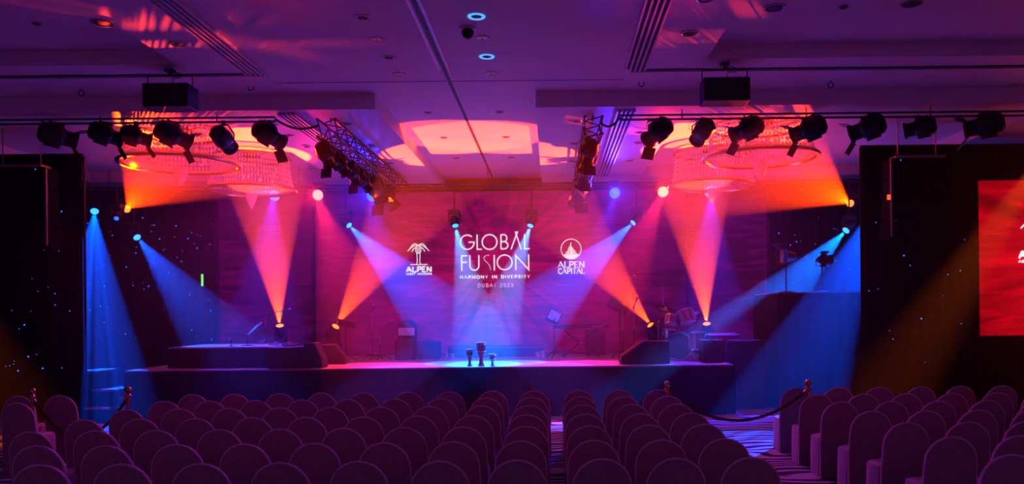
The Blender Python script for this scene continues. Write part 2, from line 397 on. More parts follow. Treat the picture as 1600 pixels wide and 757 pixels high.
def palm(b, k):
    C = lambda pts: [((x - 812) * k, (340 - y) * k) for x, y in pts]
    b.ribbon(C([(155, 363), (292, 363)]), 7 * k)
    for x0, x1 in ((203, 212), (240, 231)): b.ribbon(C([(x0, 362), (x1, 345), (x1 + (3 if x1 > 220 else -3), 275)]), 6 * k)
    for s in (-1, 1):
        for (w_, h0, e) in ((84, 196, 258), (72, 210, 246), (50, 222, 262)):
            pts = []
            for i in range(11):
                t = i / 10; pts.append((221 + s * w_ * t, 215 + (h0 - 215) * math.sin(PI * min(1, t * 1.25)) * 1.0 + (e - 215) * t ** 2.2))
            b.ribbon(C(pts), 6.5 * k)
    b.ribbon(arc((221 - 812) * k, (340 - 248) * k, 22 * k, 30 * k, 0, 350), 4 * k, closed=True)
    for i in range(4):
        for s in (-1, 1): b.ribbon(C([(221 - s * 18, 228 + i * 12), (221 + s * 16, 240 + i * 12)]), 3 * k)
def skyline(b, k):
    C = lambda pts: [((x - 812) * k, (340 - y) * k) for x, y in pts]
    b.ribbon(arc((1412 - 812) * k, (340 - 255) * k, 78 * k, 78 * k, 0, 354, 40), 6 * k, closed=True)
    hs = [300, 285, 270, 262, 240, 226, 205, 228, 236, 250, 258, 274, 285, 298]
    for i, h in enumerate(hs):
        x = 1357 + i * 8.5; zb = 255 + math.sqrt(max(0, 72 ** 2 - (x - 1412) ** 2))
        b.ribbon(C([(x, zb), (x, min(h + 6, zb - 6))]), 5.5 * k)
    b.ribbon(C([(1412, 330), (1412, 200)]), 4 * k)
    for i in range(4):
        y = 303 + i * 7; hw_ = math.sqrt(max(0, 74 ** 2 - (y - 255) ** 2)); b.ribbon(C([(1412 - hw_, y), (1412 + hw_, y)]), 6.5 * k)
GL = {'A': (1.0, [[(0.05, 0), (0.45, 1)], [(0.45, 1), (0.95, 0)], [(0.2, 0.36), (0.72, 0.36)]]),
      'L': (0.78, [[(0.12, 1), (0.12, 0)], [(0.12, 0), (0.72, 0)], [(0.72, 0), (0.76, 0.2)]]),
      'P': (0.78, [[(0.14, 0), (0.14, 1)], [(0.14, 1), (0.5, 1), (0.72, 0.88), (0.74, 0.7), (0.6, 0.5), (0.14, 0.46)]]),
      'E': (0.78, [[(0.14, 0), (0.14, 1)], [(0.14, 1), (0.7, 1)], [(0.14, 0.52), (0.58, 0.52)], [(0.14, 0), (0.74, 0)]]),
      'N': (1.0, [[(0.14, 0), (0.14, 1)], [(0.14, 1), (0.84, 0)], [(0.84, 0), (0.84, 1)]]),
      'C': (0.9, [[(0.82, 0.8), (0.66, 0.97), (0.42, 1.0), (0.18, 0.82), (0.1, 0.5), (0.18, 0.18), (0.42, 0.0), (0.66, 0.03), (0.84, 0.2)]]),
      'I': (0.34, [[(0.17, 0), (0.17, 1)]]),
      'T': (0.8, [[(0.4, 0), (0.4, 1)], [(0.04, 1), (0.76, 1)]]),
      'S': (0.7, [[(0.6, 0.86), (0.4, 1), (0.18, 0.92), (0.12, 0.74), (0.3, 0.55), (0.5, 0.42), (0.62, 0.25), (0.5, 0.05), (0.28, 0.0), (0.08, 0.14)]]),
      'D': (0.85, [[(0.14, 0), (0.14, 1), (0.45, 1), (0.72, 0.8), (0.76, 0.5), (0.7, 0.2), (0.45, 0), (0.14, 0)]]),
      'V': (0.9, [[(0.05, 1), (0.45, 0), (0.85, 1)]]),
      'O': (0.95, [arc(0.47, 0.5, 0.4, 0.5, 0, 360, 16)]),
      'R': (0.82, [[(0.14, 0), (0.14, 1)], [(0.14, 1), (0.5, 1), (0.7, 0.88), (0.7, 0.66), (0.5, 0.5), (0.14, 0.5)], [(0.42, 0.5), (0.8, 0)]]),
      'H': (0.9, [[(0.14, 0), (0.14, 1)], [(0.76, 0), (0.76, 1)], [(0.14, 0.5), (0.76, 0.5)]]),
      'M': (1.1, [[(0.12, 0), (0.14, 1), (0.55, 0.1), (0.96, 1), (0.98, 0)]]),
      'Y': (0.85, [[(0.05, 1), (0.42, 0.5)], [(0.8, 1), (0.42, 0.5)], [(0.42, 0.5), (0.42, 0)]]),
      'U': (0.85, [[(0.12, 1), (0.12, 0.3), (0.25, 0.04), (0.42, 0), (0.6, 0.04), (0.72, 0.3), (0.72, 1)]]),
      'B': (0.78, [[(0.14, 0), (0.14, 1), (0.5, 1), (0.64, 0.9), (0.64, 0.62), (0.5, 0.52), (0.14, 0.52)], [(0.5, 0.52), (0.7, 0.4), (0.7, 0.12), (0.5, 0), (0.14, 0)]]),
      '2': (0.7, [[(0.1, 0.76), (0.2, 0.95), (0.4, 1), (0.58, 0.88), (0.58, 0.66), (0.1, 0), (0.64, 0)]]),
      '0': (0.75, [arc(0.37, 0.5, 0.28, 0.5, 0, 360, 14)]),
      '3': (0.7, [[(0.1, 0.9), (0.34, 1), (0.56, 0.86), (0.54, 0.62), (0.3, 0.53), (0.58, 0.42), (0.6, 0.14), (0.36, 0), (0.08, 0.1)]]),
      ' ': (0.6, [])}
def text(b, word, x0, x1, y0, y1, k, wt, gap=0.12, serif=False):
    """fit word between x0..x1 / y0(top)..y1(bottom), fifths of a photo pixel"""
    tot = sum(GL[c][0] for c in word) + gap * (len(word) - 1); sx = (x1 - x0) / tot; h = y1 - y0; x = x0
    for c in word:
        wd, st_ = GL[c]
        for pl in st_:
            pts = [((x + a * sx - 812) * k, (340 - (y1 - z * h)) * k) for a, z in pl]
            vert = len(pl) == 2 and (abs(pl[0][0] - pl[1][0]) < 0.02 or (c in 'AN' and pl[0][1] > pl[1][1]))
            w_ = wt * (1.0 if (not serif or vert or len(pl) > 2) else 0.5)
            b.ribbon(pts, w_ * k)
            if serif and len(pl) == 2 and abs(pl[0][1] - pl[1][1]) > 0.5:
                for (a, z) in pl: b.ribbon([((x + (a - 0.13) * sx - 812) * k, (340 - (y1 - z * h)) * k), ((x + (a + 0.13) * sx - 812) * k, (340 - (y1 - z * h)) * k)], wt * 0.4 * k)
        x += (wd + gap) * sx
def logos(parent, kk, cx=0, cz=0):
    k = 0.2 / F * SCY * kk
    dz = (408 - 408) / F; loc = (cx, -0.035, cz)
    b = MB(); wordmark(b, k); b.build('title_lettering', 'logo', parent, loc=loc)['label'] = 'large thin white GLOBAL FUSION lettering'
    b = MB(); s_stroke(b, k); b.build('letter_s', 'logo_pink', parent, loc=loc)
    b = MB(); text(b, 'HARMONY IN DIVERSITY', 543, 1090, 454, 476, k, 7, 0.25, True); b.build('tagline_lettering', 'logo', parent, loc=loc)
    b = MB(); text(b, 'DUBAI 2023', 680, 958, 517, 545, k, 4.4, 0.35); b.build('place_lettering', 'logo_pink', parent, loc=loc)
    b = MB(); palm(b, k); b.build('palm_emblem', 'logo', parent, loc=loc)
    b = MB(); text(b, 'ALPEN', 125, 325, 380, 420, k, 12, 0.1); b.build('company_lettering', 'logo', parent, loc=loc)
    b = MB(); text(b, 'ASSET ADVISORS', 123, 325, 430, 443, k, 4.5, 0.12); b.build('company_subline', 'logo', parent, loc=loc)
    b = MB(); skyline(b, k); b.build('skyline_emblem', 'logo', parent, loc=loc)
    b = MB(); text(b, 'ALPEN', 1308, 1518, 353, 397, k, 9, 0.06, True); text(b, 'CAPITAL', 1308, 1518, 406, 447, k, 8, 0.06, True)
    b.build('company_lettering', 'logo', parent, loc=loc)
ms = empty('led_wall', (0, SCY, SZ), 'wide red LED wall behind the stage showing the white GLOBAL FUSION title', 'screen')
SW, SH0, SH1 = 7.0, 1.0, 5.12
cen = P(772.4, 408, SCY)
# panels sit in a 4 x 1 arrangement of wide columns with thin dark seams
scr = MB().bb(-SW - cen.x + cen.x, SW, -0.03, 0.03, SH0 - cen.z, SH1 - cen.z).build('picture_surface', 'led_main', ms, loc=(cen.x - 0, 0, cen.z - SZ))
fr = MB()
for x in (-SW, SW): fr.bb(x - 0.03, x + 0.03, -0.05, 0.08, SH0 - SZ, SH1 - SZ)
fr.bb(-SW, SW, -0.05, 0.08, SH1 - SZ, SH1 - SZ + 0.05)
fr.build('frame', 'black', ms)
for x in (-4.55, 4.95):
    MB().bb(x - 0.04, x + 0.04, -0.12, -0.04, SH0 - SZ, SH1 - SZ).build('support_post', 'black', ms)
logos(ms, 1.0, cen.x, cen.z - SZ)
# side LED wall at the right edge of the photo
sd_y = 15.02
c2 = P(1530, 404, sd_y); half = 3.1
ss = empty('side_led_screen', (c2.x + half, sd_y, 0), 'bright red side screen at the right edge before black drapes', 'screen')
zt, zb = P(1530, 283, sd_y).z, P(1530, 525, sd_y).z
MB().bb(-half, half, -0.03, 0.05, zb - c2.z, zt - c2.z).build('picture_surface', 'led_side', ss, loc=(0, 0, c2.z))
fr = MB()
for x in (-half, half): fr.bb(x - 0.03, x + 0.03, 0, 0.1, zb, zt)
fr.bb(-half, half, 0, 0.1, zt, zt + 0.03); fr.bb(-half, half, 0, 0.1, zb - 0.03, zb); fr.build('frame', 'black', ss)
for x in (-2.4, 2.4): MB().bb(x - 0.05, x + 0.05, 0.02, 0.1, 0, zb).build('support_leg', 'black', ss)
logos(ss, 1.06, 0, P(1593, 392, sd_y).z + 0.13)

# ================================================================== DRAPES
def drape(name, label, x0, x1, y, z1, m, stars=0, group=None, seed=1, zs=(1.0, 4.4), amp=0.05, wl=0.32):
    o = empty(name, ((x0 + x1) / 2, y, 0), label, 'curtain', group); c = (x0 + x1) / 2
    pleats(x0 - c, x1 - c, 0, 0.0, z1, amp, wl, 0.04, ph=seed).build('cloth', m, o, True)
    MB().tube([(x0 - c, 0, z1 + 0.02), (x1 - c, 0, z1 + 0.02)], 0.03).build('top_pipe', 'black', o)
    for x in (x0 - c + 0.05, x1 - c - 0.05): MB().tube([(x, 0.12, 0), (x, 0.12, z1 + 0.02)], 0.025).build('upright', 'black', o)
    if stars:
        R = random.Random(seed); b = MB()
        for i in range(stars):
            x = R.uniform(x0 - c + 0.1, x1 - c - 0.1); z = R.uniform(*zs); r = R.choice((0.007, 0.009, 0.012, 0.018))
            b.lathe([(0, -r), (r, 0), (0, r)], 5, Matrix.Translation((x, -amp * 1.45 - 0.012, z)))
        s_ = b.build('star_lights', 'star', o); s_['kind'] = 'stuff'; s_['label'] = 'tiny blue star lights sewn on the cloth'
    return o
drape('wing_curtain', 'black wing curtain with tiny blue stars at the left edge', -14.0, -7.45, 15.3, 5.12, 'velvet', 110, 'wing curtains', 3)
drape('wing_curtain', 'black wing curtain behind the red side screen at the right', 7.42, 16.0, 15.3, 5.12, 'velvet', 90, 'wing curtains', 5)
drape('star_curtain', 'dark star curtain left of the LED wall behind the riser', -13.0, -7.05, 20.45, 5.1, 'star_cloth', 170, 'star curtains beside the LED wall', 8, (1.2, 4.6), 0.03)
drape('star_curtain', 'dark star curtain right of the LED wall behind the tall tower', 7.05, 13.0, 20.45, 5.1, 'star_cloth', 110, 'star curtains beside the LED wall', 9, (1.8, 4.6), 0.03)

# ================================================================== HAZE over and in front of the stage
hm = bpy.data.materials.new('stage_haze'); hm.use_nodes = True; nt = hm.node_tree; nt.nodes.clear()
vo = nt.nodes.new('ShaderNodeVolumeScatter'); vo.inputs['Color'].default_value = (1, 1, 1, 1); vo.inputs['Density'].default_value = HAZE
vo.inputs['Anisotropy'].default_value = 0.1
mo = nt.nodes.new('ShaderNodeOutputMaterial'); nt.links.new(vo.outputs[0], mo.inputs['Volume'])
hz = MB().bb(-XW + 0.05, XW - 0.05, 12.2, YB - 0.02, 0.005, ZS - 0.005).build('stage_haze', hm)
tag(hz, 'thin theatrical smoke filling the air around the stage', 'haze', kind='stuff')

# ================================================================== LIGHTS OF THE SHOW
def moving_head(label, loc, target, lens, power, deg, col, mount='floor', r=0.085, group='moving head lamps', blend=0.12, gobo=0.0, drop=0.0, lit=True, name='moving_head_lamp'):
    loc = Vector(loc); d = (Vector(target) - loc).normalized()
    s = 1 if mount == 'floor' else -1
    base_z = loc.z - s * 0.27
    e = empty(name, (loc.x, loc.y, base_z), label, 'stage light', group)
    T = Matrix.Translation((0, 0, s * 0.27)) @ aim(d)
    MB().box((0, 0, s * 0.045), (0.26, 0.24, 0.09)).build('base', 'blackp', e, bevel=0.012)
    y = MB()
    for sx in (-1, 1): y.box((sx * 0.135, 0, s * 0.19), (0.03, 0.09, 0.22))
    y.box((0, 0, s * 0.1), (0.29, 0.1, 0.03)); y.build('yoke', 'blackp', e, bevel=0.008)
    MB().lathe([(0.0, -0.15), (0.07, -0.14), (0.105, -0.06), (0.11, 0.05), (r + 0.025, 0.12), (r + 0.02, 0.15), (r, 0.152), (r, 0.14)], 16, T).build('head', 'blackp', e, True)
    MB().lathe([(r, 0.142), (r * 0.8, 0.152), (0.0, 0.158)], 16, T).build('lens', lens, e, True)
    if mount != 'floor':
        top = (5.05 if loc.y > 17 else 5.28 if abs(loc.x) > 9.6 else 5.53) - base_z
        MB().tube([(0, 0, 0), (0, 0, top)], 0.018).build('hanging_clamp', 'black', e)
        if 17 < loc.y < 18.85: MB().tube([(0, 0, top), (0, 19.0 - loc.y, top)], 0.018).build('side_arm', 'black', e)
    if lit:
        spot(loc + d * 0.20, target, col, power, deg, blend, 0.03, e, gobo)
    return e
PW = 7000
pool = P(757, 568, 16.75)
G4 = 'blue moving heads before the LED wall'
for px, py, lab, pw in ((540, 347, 'blue beam lamp left of the palm emblem', 2.4), (710, 346, 'blue beam lamp above the letter G of the title', 1.5),
                    (831, 346, 'blue beam lamp above the last letter of GLOBAL', 1.5), (995, 343, 'blue beam lamp right of the skyline emblem', 2.4)):
    l = P(px, py, 19.0)
    inner = 600 < px < 900
    moving_head(lab, l, pool, 'lens_blue', PW * pw, 22 if inner else 26, CYAN if inner else BLUE, 'hang', 0.075, G4, 0.15, 0, 4.98 - l.z - 0.33)
# top row, looking out to the hall
TOPROW = [(432, 305, 'lens_deep', DEEP, 'deep blue lamp of the top row at the far left'), (499, 304, 'lens_red', RED, 'red lamp of the top row on the left side'),
          (583, 306, 'lens_deep', DEEP, 'deep blue lamp of the top row by the left truss end'), (960, 301, 'lens_deep', DEEP, 'deep blue lamp of the top row by the right truss end'),
          (1035, 299, 'lens_warm', RED, 'warm white lamp of the top row on the right side'), (1108, 299, 'lens_deep', DEEP, 'deep blue lamp of the top row at the far right')]
for i, (px, py, ln, c, lab) in enumerate(TOPROW):
    l = P(px, py, 18.9)
    tg = Vector((l.x * (0.9, 0.55, 0.6, 0.6, 0.5, 0.9)[i], 16.4, 0.97))
    pw = {0: 0.75, 5: 0.75, 1: 1.1, 2: 0.4, 3: 0.4, 4: 0.9}[i]
    e = moving_head(lab, l, (l.x * 0.95, 12.5, 3.2), ln, 0, 30, c, 'hang', 0.125, 'row of wash lamps under the soffit', 0.3, 0, 0.02, lit=False, name='wash_lamp')
    spot(l + Vector((0, -0.22, -0.05)), tg, c, PW * pw * 0.6, 30, 0.4, 0.05, e)
    spot(l + Vector((0, -0.24, 0.0)), (l.x * 0.9, 8.0, 2.2), c, PW * (0.05 if i in (0, 5) else 0.19 if c is DEEP else 0.16), 62, 0.9, 0.1, e)
# side towers of lamps
def both(l): return l
sideL = [(196, 329, 19.0), (210, 366, 19.0), (148, 325, 19.0)]
l = P(196, 329, 19.0); moving_head('orange beam lamp lighting the left chandelier', l, (-5.35, 14.8, 5.15), 'lens_orange', PW * 2.3, 23, FLAME, 'hang', 0.085, 'side beam lamps', 0.1, 0, 4.6 - 4.1 + 0.2)
l = P(1332, 320, 19.0); moving_head('orange beam lamp lighting the right chandelier', l, (5.0, 14.5, 5.1), 'lens_orange', PW * 2.8, 28, FLAME, 'hang', 0.085, 'side beam lamps', 0.1, 0, 0.6)
l = P(210, 366, 19.0); moving_head('blue beam lamp pointing at the left stage riser', l, P(350, 540, 17.0), 'lens_blue', PW * 1.2, 22, BLUE, 'hang', 0.085, 'side beam lamps', 0.15, 50, 1.2)
l = P(1327, 355, 18.55); moving_head('blue beam lamp pointing across the tall tower', l, (5.2, 16.6, 1.2), 'lens_blue', PW * 2.4, 24, AZURE, 'hang', 0.085, 'side beam lamps', 0.15, 55, 1.1)
l = P(148, 325, 19.0); moving_head('blue beam lamp beside the left wing curtain', l, (-6.85, 14.3, 0.0), 'lens_blue', PW * 2.1, 22, BLUE, 'hang', 0.09, 'side beam lamps', 0.2, 45, 0.5)
l = Vector((9.3, 19.0, 4.65)); moving_head('blue beam lamp hidden behind the right wing curtain', l, (6.0, 13.6, 0.0), 'lens_blue', PW * 3.0, 25, BLUE, 'hang', 0.09, 'side beam lamps', 0.2, 45, 0.35)
l = P(183, 338, 18.4); moving_head('small dim blue lamp beside the orange left lamp', l, (-7.5, 16, 3), 'lens_deep', 0, 20, DEEP, 'hang', 0.05, 'side beam lamps', 0.2, 0, 0.7, lit=False)
# orange beams from the stage floor
FL = 'orange floor beam lamps on the stage'
fl = []
for px, py, D, tgt, lab, pw, dg in ((438, 518, 18.3, (-4.35, 16.3, 5.3), 'orange upward beam lamp behind the left riser', 2.3, 27),
                        (520, 518, 18.3, (-0.6, 16.3, 5.5), 'orange beam lamp beside the left music stand', 1.5, 29),
                        (1022, 515, 18.3, (0.6, 16.3, 5.5), 'orange beam lamp left of the drum kit', 1.5, 29),
                        (1105, 515, 18.3, (4.35, 16.3, 5.3), 'orange upward beam lamp right of the drum kit', 2.3, 27)):
    l = P(px, py, D)
    e = moving_head(lab, l, tgt, 'lens_orange', PW * pw, dg, ORANGE, 'floor', 0.085, FL, 0.08)
    zb_ = l.z - 0.27 - SZ
    MB().box((0, 0, -0.02), (0.34, 0.3, 0.04)).build('top_plate', 'case', e)
    b = MB()
    for sx in (-1, 1):
        for sy in (-1, 1): b.tube([(sx * 0.15, sy * 0.13, -zb_), (sx * 0.15, sy * 0.13, -0.03)], 0.015, 6)
    b.tube([(-0.15, -0.13, -zb_ + 0.08), (0.15, -0.13, -zb_ + 0.08)], 0.012, 6)
    b.build('stand_frame', 'black', e)
# dim amber spots hung at both ends of the front bar, out of frame
for s in (-1, 1):
    l = Vector((s * 10.0, 13.4, 4.95))
    moving_head('amber side lamp at the %s end of the front bar' % ('left' if s < 0 else 'right'), l, (s * (7.3 if s < 0 else 6.7), 13.4, 0.0), 'lens_warm', PW * (0.2 if s < 0 else 0.3), 20, AMBER, 'hang', 0.085, 'amber side lamps', 0.9, 0, 0.25)

# ================================================================== CHAIRS
def chair_meshes():
    # back: arched panel, thick, slightly leaning backwards (towards the camera, -y), skirted to the floor
    W0, H = 0.225, 0.93
    def outline(t):  # half-width at height z
        return None
    pts = []
    nA = 12
    zs_ = H - 0.225
    for i in range(nA + 1):
        a = PI * i / nA; pts.append((W0 * math.cos(a), zs_ + 0.225 * math.sin(a)))
    body = [(0.235, 0.0), (0.232, 0.45)] + pts + [(-0.232, 0.45), (-0.235, 0.0)]
    def lean(z): return -0.03 - 0.075 * max(0, (z - 0.42)) / 0.5
    vs = []; fs = []; n = len(body)
    layers = [(-0.028, 0.965), (-0.018, 0.99), (0.018, 0.99), (0.03, 0.955)]
    for off, sc in layers:
        for x, z in body:
            zz = 0.5 + (z - 0.5) * (sc if z > 0.5 else 1.0); vs.append((x * sc, lean(zz) + off * (1.0 if z > 0.3 else 1.2), zz))
    for l in range(3):
        for i in range(n):
            j = (i + 1) % n; fs.append((l * n + i, l * n + j, (l + 1) * n + j, (l + 1) * n + i))
    fs.append(tuple(range(n))); fs.append(tuple(reversed(range(3 * n, 4 * n))))
    back = MB().add(vs, fs)
    rim = [(x * 0.992, lean(z) - 0.016, 0.5 + (z - 0.5) * 0.994) for x, z in body[1:-1]]
    pip = MB().tube(rim, 0.008, 6)  # thickened edge strip standing in for the lit rim of the back
    # seat with skirt
    vs = []; fs = []; rings = []
    prof = [(0.225, 0.21, 0.0), (0.218, 0.203, 0.25), (0.212, 0.198, 0.445), (0.205, 0.19, 0.468), (0.17, 0.155, 0.482)]
    m_ = 20
    for hx, hy, z in prof:
        for k in range(m_):
            a = 2 * PI * k / m_; c, s_ = math.cos(a), math.sin(a); q = (abs(c) ** 6 + abs(s_) ** 6) ** (-1 / 6)
            wob = 1 + (0.03 * math.sin(a * 7) if z < 0.1 else 0)
            vs.append((hx * c * q * wob, 0.215 + hy * s_ * q * wob, z))
    for l in range(len(prof) - 1):
        for k in range(m_): fs.append((l * m_ + k, l * m_ + (k + 1) % m_, (l + 1) * m_ + (k + 1) % m_, (l + 1) * m_ + k))
    fs.append(tuple(range((len(prof) - 1) * m_, len(prof) * m_)))
    seat = MB().add(vs, fs)
    return back, pip, seat
def make_chair(label, group, loc, rz, m='cover'):
    e = empty('banquet_chair', loc, label, 'chair', group, rz)
    back, pip, seat = chair_meshes()
    bk = back.build('back_cover', m, e, True); pip.build('rim_light_piping', 'rim_light_piping' if m == 'cover' else m, bk, True)
    seat.build('seat_cover', m, e, True)
    return e
def copy_tree(o, parent=None):
    c = o.copy(); COL.objects.link(c); c.parent = parent
    for ch in o.children:
        if ch.type == 'MESH': copy_tree(ch, c)
    return c
ORD = ['first', 'second', 'third', 'fourth', 'fifth', 'sixth', 'seventh', 'eighth', 'ninth', 'tenth', 'eleventh', 'twelfth']
def proj(p):
    a, b_ = (p[0] - CAM.x) / p[1] * F, (p[2] - CAM.z) / p[1] * F
    return CX + a * math.cos(ROLL) - b_ * math.sin(ROLL), CY - (a * math.sin(ROLL) + b_ * math.cos(ROLL))
ROW0, RP = 11.45, 0.88
colC = [-3.6, -3.0, -2.39, -1.78, -1.18, -0.57, 0.02, 0.63, 1.22, 1.86, 2.43, 2.99]
colR = [4.96 + 0.58 * k for k in range(8)]
colL = [-5.5, -6.1, -6.7]
proto = None; JR = random.Random(4)
for bname, cols, fromside, rng in (('centre block', colC, 'left', range(0, 9)), ('right block', colR, 'the aisle', range(0, 9)), ('left block', colL, 'the aisle', range(0, 6))):
    for r in rng:
        for c, x in enumerate(cols):
            D = ROW0 - RP * r
            u, v = proj((x, D - 0.1, 0.93)); u0, v0 = proj((x - 0.23 , D, 0.5)); u1, v1 = proj((x + 0.23, D, 0.5))
            if u1 < 2 or u0 > 1598 or v > 752: continue
            lab = 'covered banquet chair of the %s, %s row from stage, %s column from %s' % (bname, ORD[r], ORD[c], fromside)
            lo = (x + JR.uniform(-0.012, 0.012), D + JR.uniform(-0.02, 0.02), 0); rz = JR.uniform(-0.03, 0.03)
            if proto is None: proto = make_chair(lab, 'covered chairs in the ' + bname, lo, rz)
            else:
                e = copy_tree(proto); e.location = lo; e.rotation_euler = (0, 0, rz)
                e['label'] = lab; e['group'] = 'covered chairs in the ' + bname

# ================================================================== STANCHIONS AND ROPES
def stanchion(label, x, y, top=1.06):
    e = empty('rope_stanchion', (x, y, 0), label, 'stanchion', 'rope posts beside the chairs')
    MB().lathe([(0.12, 0), (0.12, 0.015), (0.09, 0.035), (0.03, 0.05), (0.024, 0.07)], 20).build('base', 'brass', e, True)
    MB().lathe([(0.024, 0.06), (0.024, top - 0.16)], 12).build('post', 'brass', e, True)
    MB().lathe([(0.024, top - 0.17), (0.042, top - 0.155), (0.042, top - 0.12), (0.028, top - 0.105), (0.022, top - 0.09)], 14).build('collar', 'brass', e, True)
    MB().lathe([(0.018, top - 0.1)] + [(0.048 * math.sin(a), top - 0.048 - 0.048 * math.cos(a)) for a in [0.5 + 0.33 * i for i in range(9)]], 16).build('ball_finial', 'brass', e, True)
    MB().tube([(0.0, -0.045, top - 0.135), (0.0, -0.07, top - 0.14), (0.0, -0.07, top - 0.17)], 0.007, 6).build('rope_hook', 'brass', e)
    return Vector((x, y, top - 0.14))
def rope(label, a, b_, sag):
    n = 20; pts = []
    for i in range(n + 1):
        t = i / n; p = a.lerp(b_, t); p.z -= sag * 4 * t * (1 - t); pts.append(p)
    o = a.copy(); o.z = 0
    e = empty('barrier_rope', a, label, 'rope', 'barrier ropes')
    MB().tube([p - a for p in pts], 0.021, 8).build('rope', 'rope', e, True)
    for p, q in ((pts[0], pts[1]), (pts[-1], pts[-2])):
        d = (q - p).normalized(); MB().tube([p - a, p - a + d * 0.07], 0.026, 10).build('end_cap', 'brass', e, True)
pA = P(50, 608, 11.16); pB = P(200, 611, 11.16)
a = stanchion('brass rope post between the leftmost covered chairs', pA.x, 11.16); b_ = stanchion('brass rope post left of the centre chair block', pB.x, 11.16)
rope('dark red barrier rope hanging between the two left posts', a, b_, 0.55)
pC = P(1043, 597, 11.05); pD = P(1263, 600, 11.0)
a = stanchion('brass rope post at the right end of the centre block', 3.09, 11.17); b_ = stanchion('brass rope post at the front of the right block', 5.06, 11.17)
rope('dark red barrier rope sagging across the right aisle', a, b_, 0.42)

# ================================================================== CEILING FITTINGS
def downlight(x, y, z, r, ring, cup, label, group='ceiling downlights'):
    e = empty('ceiling_downlight', (x, y, z), label, 'downlight', group)
    MB().lathe([(r * 0.62, 0.0), (r * 0.62, -0.008), (r * 0.95, -0.012), (r, -0.004), (r, 0.0)], 20, None, False).build('trim_ring', ring, e, True)
    MB().lathe([(0.0, -0.003), (r * 0.62, -0.003), (r * 0.62, 0.0)], 16).build('reflector_cup', cup, e, True)
    MB().lathe([(r * 0.12, -0.003), (r * 0.16, -0.02), (0.0, -0.03)], 10).build('bulb', 'trim', e, True)
names_r = ['nearest', 'second', 'third', 'farthest']
for i, y in enumerate((9.4, 10.15, 10.88, 11.65)):
    rb = i in (0, 2)
    downlight(0.645, y, ZC, 0.105, 'ring_blue' if rb else 'white', 'groove' if rb else 'ring_red', ('%s blue-glowing' if rb else '%s red-lit') % names_r[i] + ' downlight right of the ceiling slot')
    downlight(-0.69, y, ZC, 0.105, 'white', 'ring_red' if i in (1, 3) else 'groove', '%s pale-ringed downlight left of the ceiling slot' % names_r[i])
e = empty('dome_camera', (0.50, 9.8, ZC), 'dark dome camera on the ceiling right of the slot', 'camera')
MB().lathe([(0.10, 0), (0.10, -0.015), (0.07, -0.03), (0.0, -0.03)], 18).build('mount_plate', 'trim', e, True)
MB().lathe([(0.075, -0.02), (0.075, -0.06), (0.06, -0.10), (0.03, -0.125), (0, -0.13)], 18).build('dome', 'blackp', e, True)
for px, py, r, lab in ((160, 28, 0.13, 'flat ceiling loudspeaker above the left coffer'), (277, 62, 0.11, 'flat ceiling loudspeaker left of the left vent'),
                       (1210, 15, 0.13, 'flat ceiling loudspeaker above the right coffer'), (1425, 11, 0.13, 'flat ceiling loudspeaker at the far right'),
                       (1318, 15, 0.055, 'small ceiling sensor between the right loudspeakers'), (57, 28, 0.055, 'small ceiling sensor at the far left'),
                       (1077, 54, 0.11, 'flat ceiling loudspeaker right of the right vent'), (1102, 1, 0.1, 'flat ceiling loudspeaker at the top edge')):
    D = (ZC - CAM.z) * F / (CY - py); p = P(px, py, D)
    e = empty('ceiling_speaker', (p.x, p.y, ZC), lab, 'speaker' if r > .06 else 'sensor', 'ceiling loudspeakers')
    MB().lathe([(r, 0), (r, -0.008), (r * 0.85, -0.014), (r * 0.8, -0.01)], 20, None, False).build('rim', 'steel', e, True)
    MB().lathe([(r * 0.84, -0.006), (r * 0.4, -0.012), (0, -0.014)], 20).build('grille', 'grille', e, True)
for px, py, lab in ((127, 146, 'small hook ring hanging under the ceiling at the far left'), (392, 137, 'small hook ring hanging near the left vent'),
                    (1002, 131, 'small hook ring hanging near the right vent'), (1298, 133, 'small hook ring hanging right of the right projector')):
    p = P(px, py, 12.2); e = empty('ceiling_hook', (p.x, 12.2, ZC), lab, 'hook', 'ceiling hooks')
    dz = p.z - ZC
    MB().tube([(0, 0, 0), (0, 0, dz + 0.045)], 0.006, 6).build('stem', 'black', e)
    MB().tube([(0.042 * math.cos(a), 0, dz + 0.042 * math.sin(a)) for a in [2 * PI * i / 16 for i in range(17)]], 0.008, 6).build('ring', 'black', e)
# linear vents (slats run along the room)
def vent(label, s, y0, y1, z, x0=2.58, x1=2.86):
    e = empty('linear_vent', (s * (x0 + x1) / 2, y0, z), label, 'vent', 'linear ceiling vents')
    hw_ = (x1 - x0) / 2
    MB().bb(-hw_, hw_, 0, y1 - y0, -0.004, 0.0).build('backing', 'groove', e)
    for i in range(5):
        x = -hw_ + (x1 - x0) * i / 4; MB().bb(x - 0.013, x + 0.013, 0, y1 - y0, -0.045, -0.004).build('slat', 'white', e)
vent('long slatted ceiling vent at the upper left', -1, 6.0, 11.5, ZC); vent('long slatted ceiling vent at the upper right', 1, 6.0, 11.5, ZC)
vent('slatted soffit vent beside the left truss', -1, 12.8, 19.2, ZS); vent('slatted soffit vent beside the right truss', 1, 12.8, 19.2, ZS)
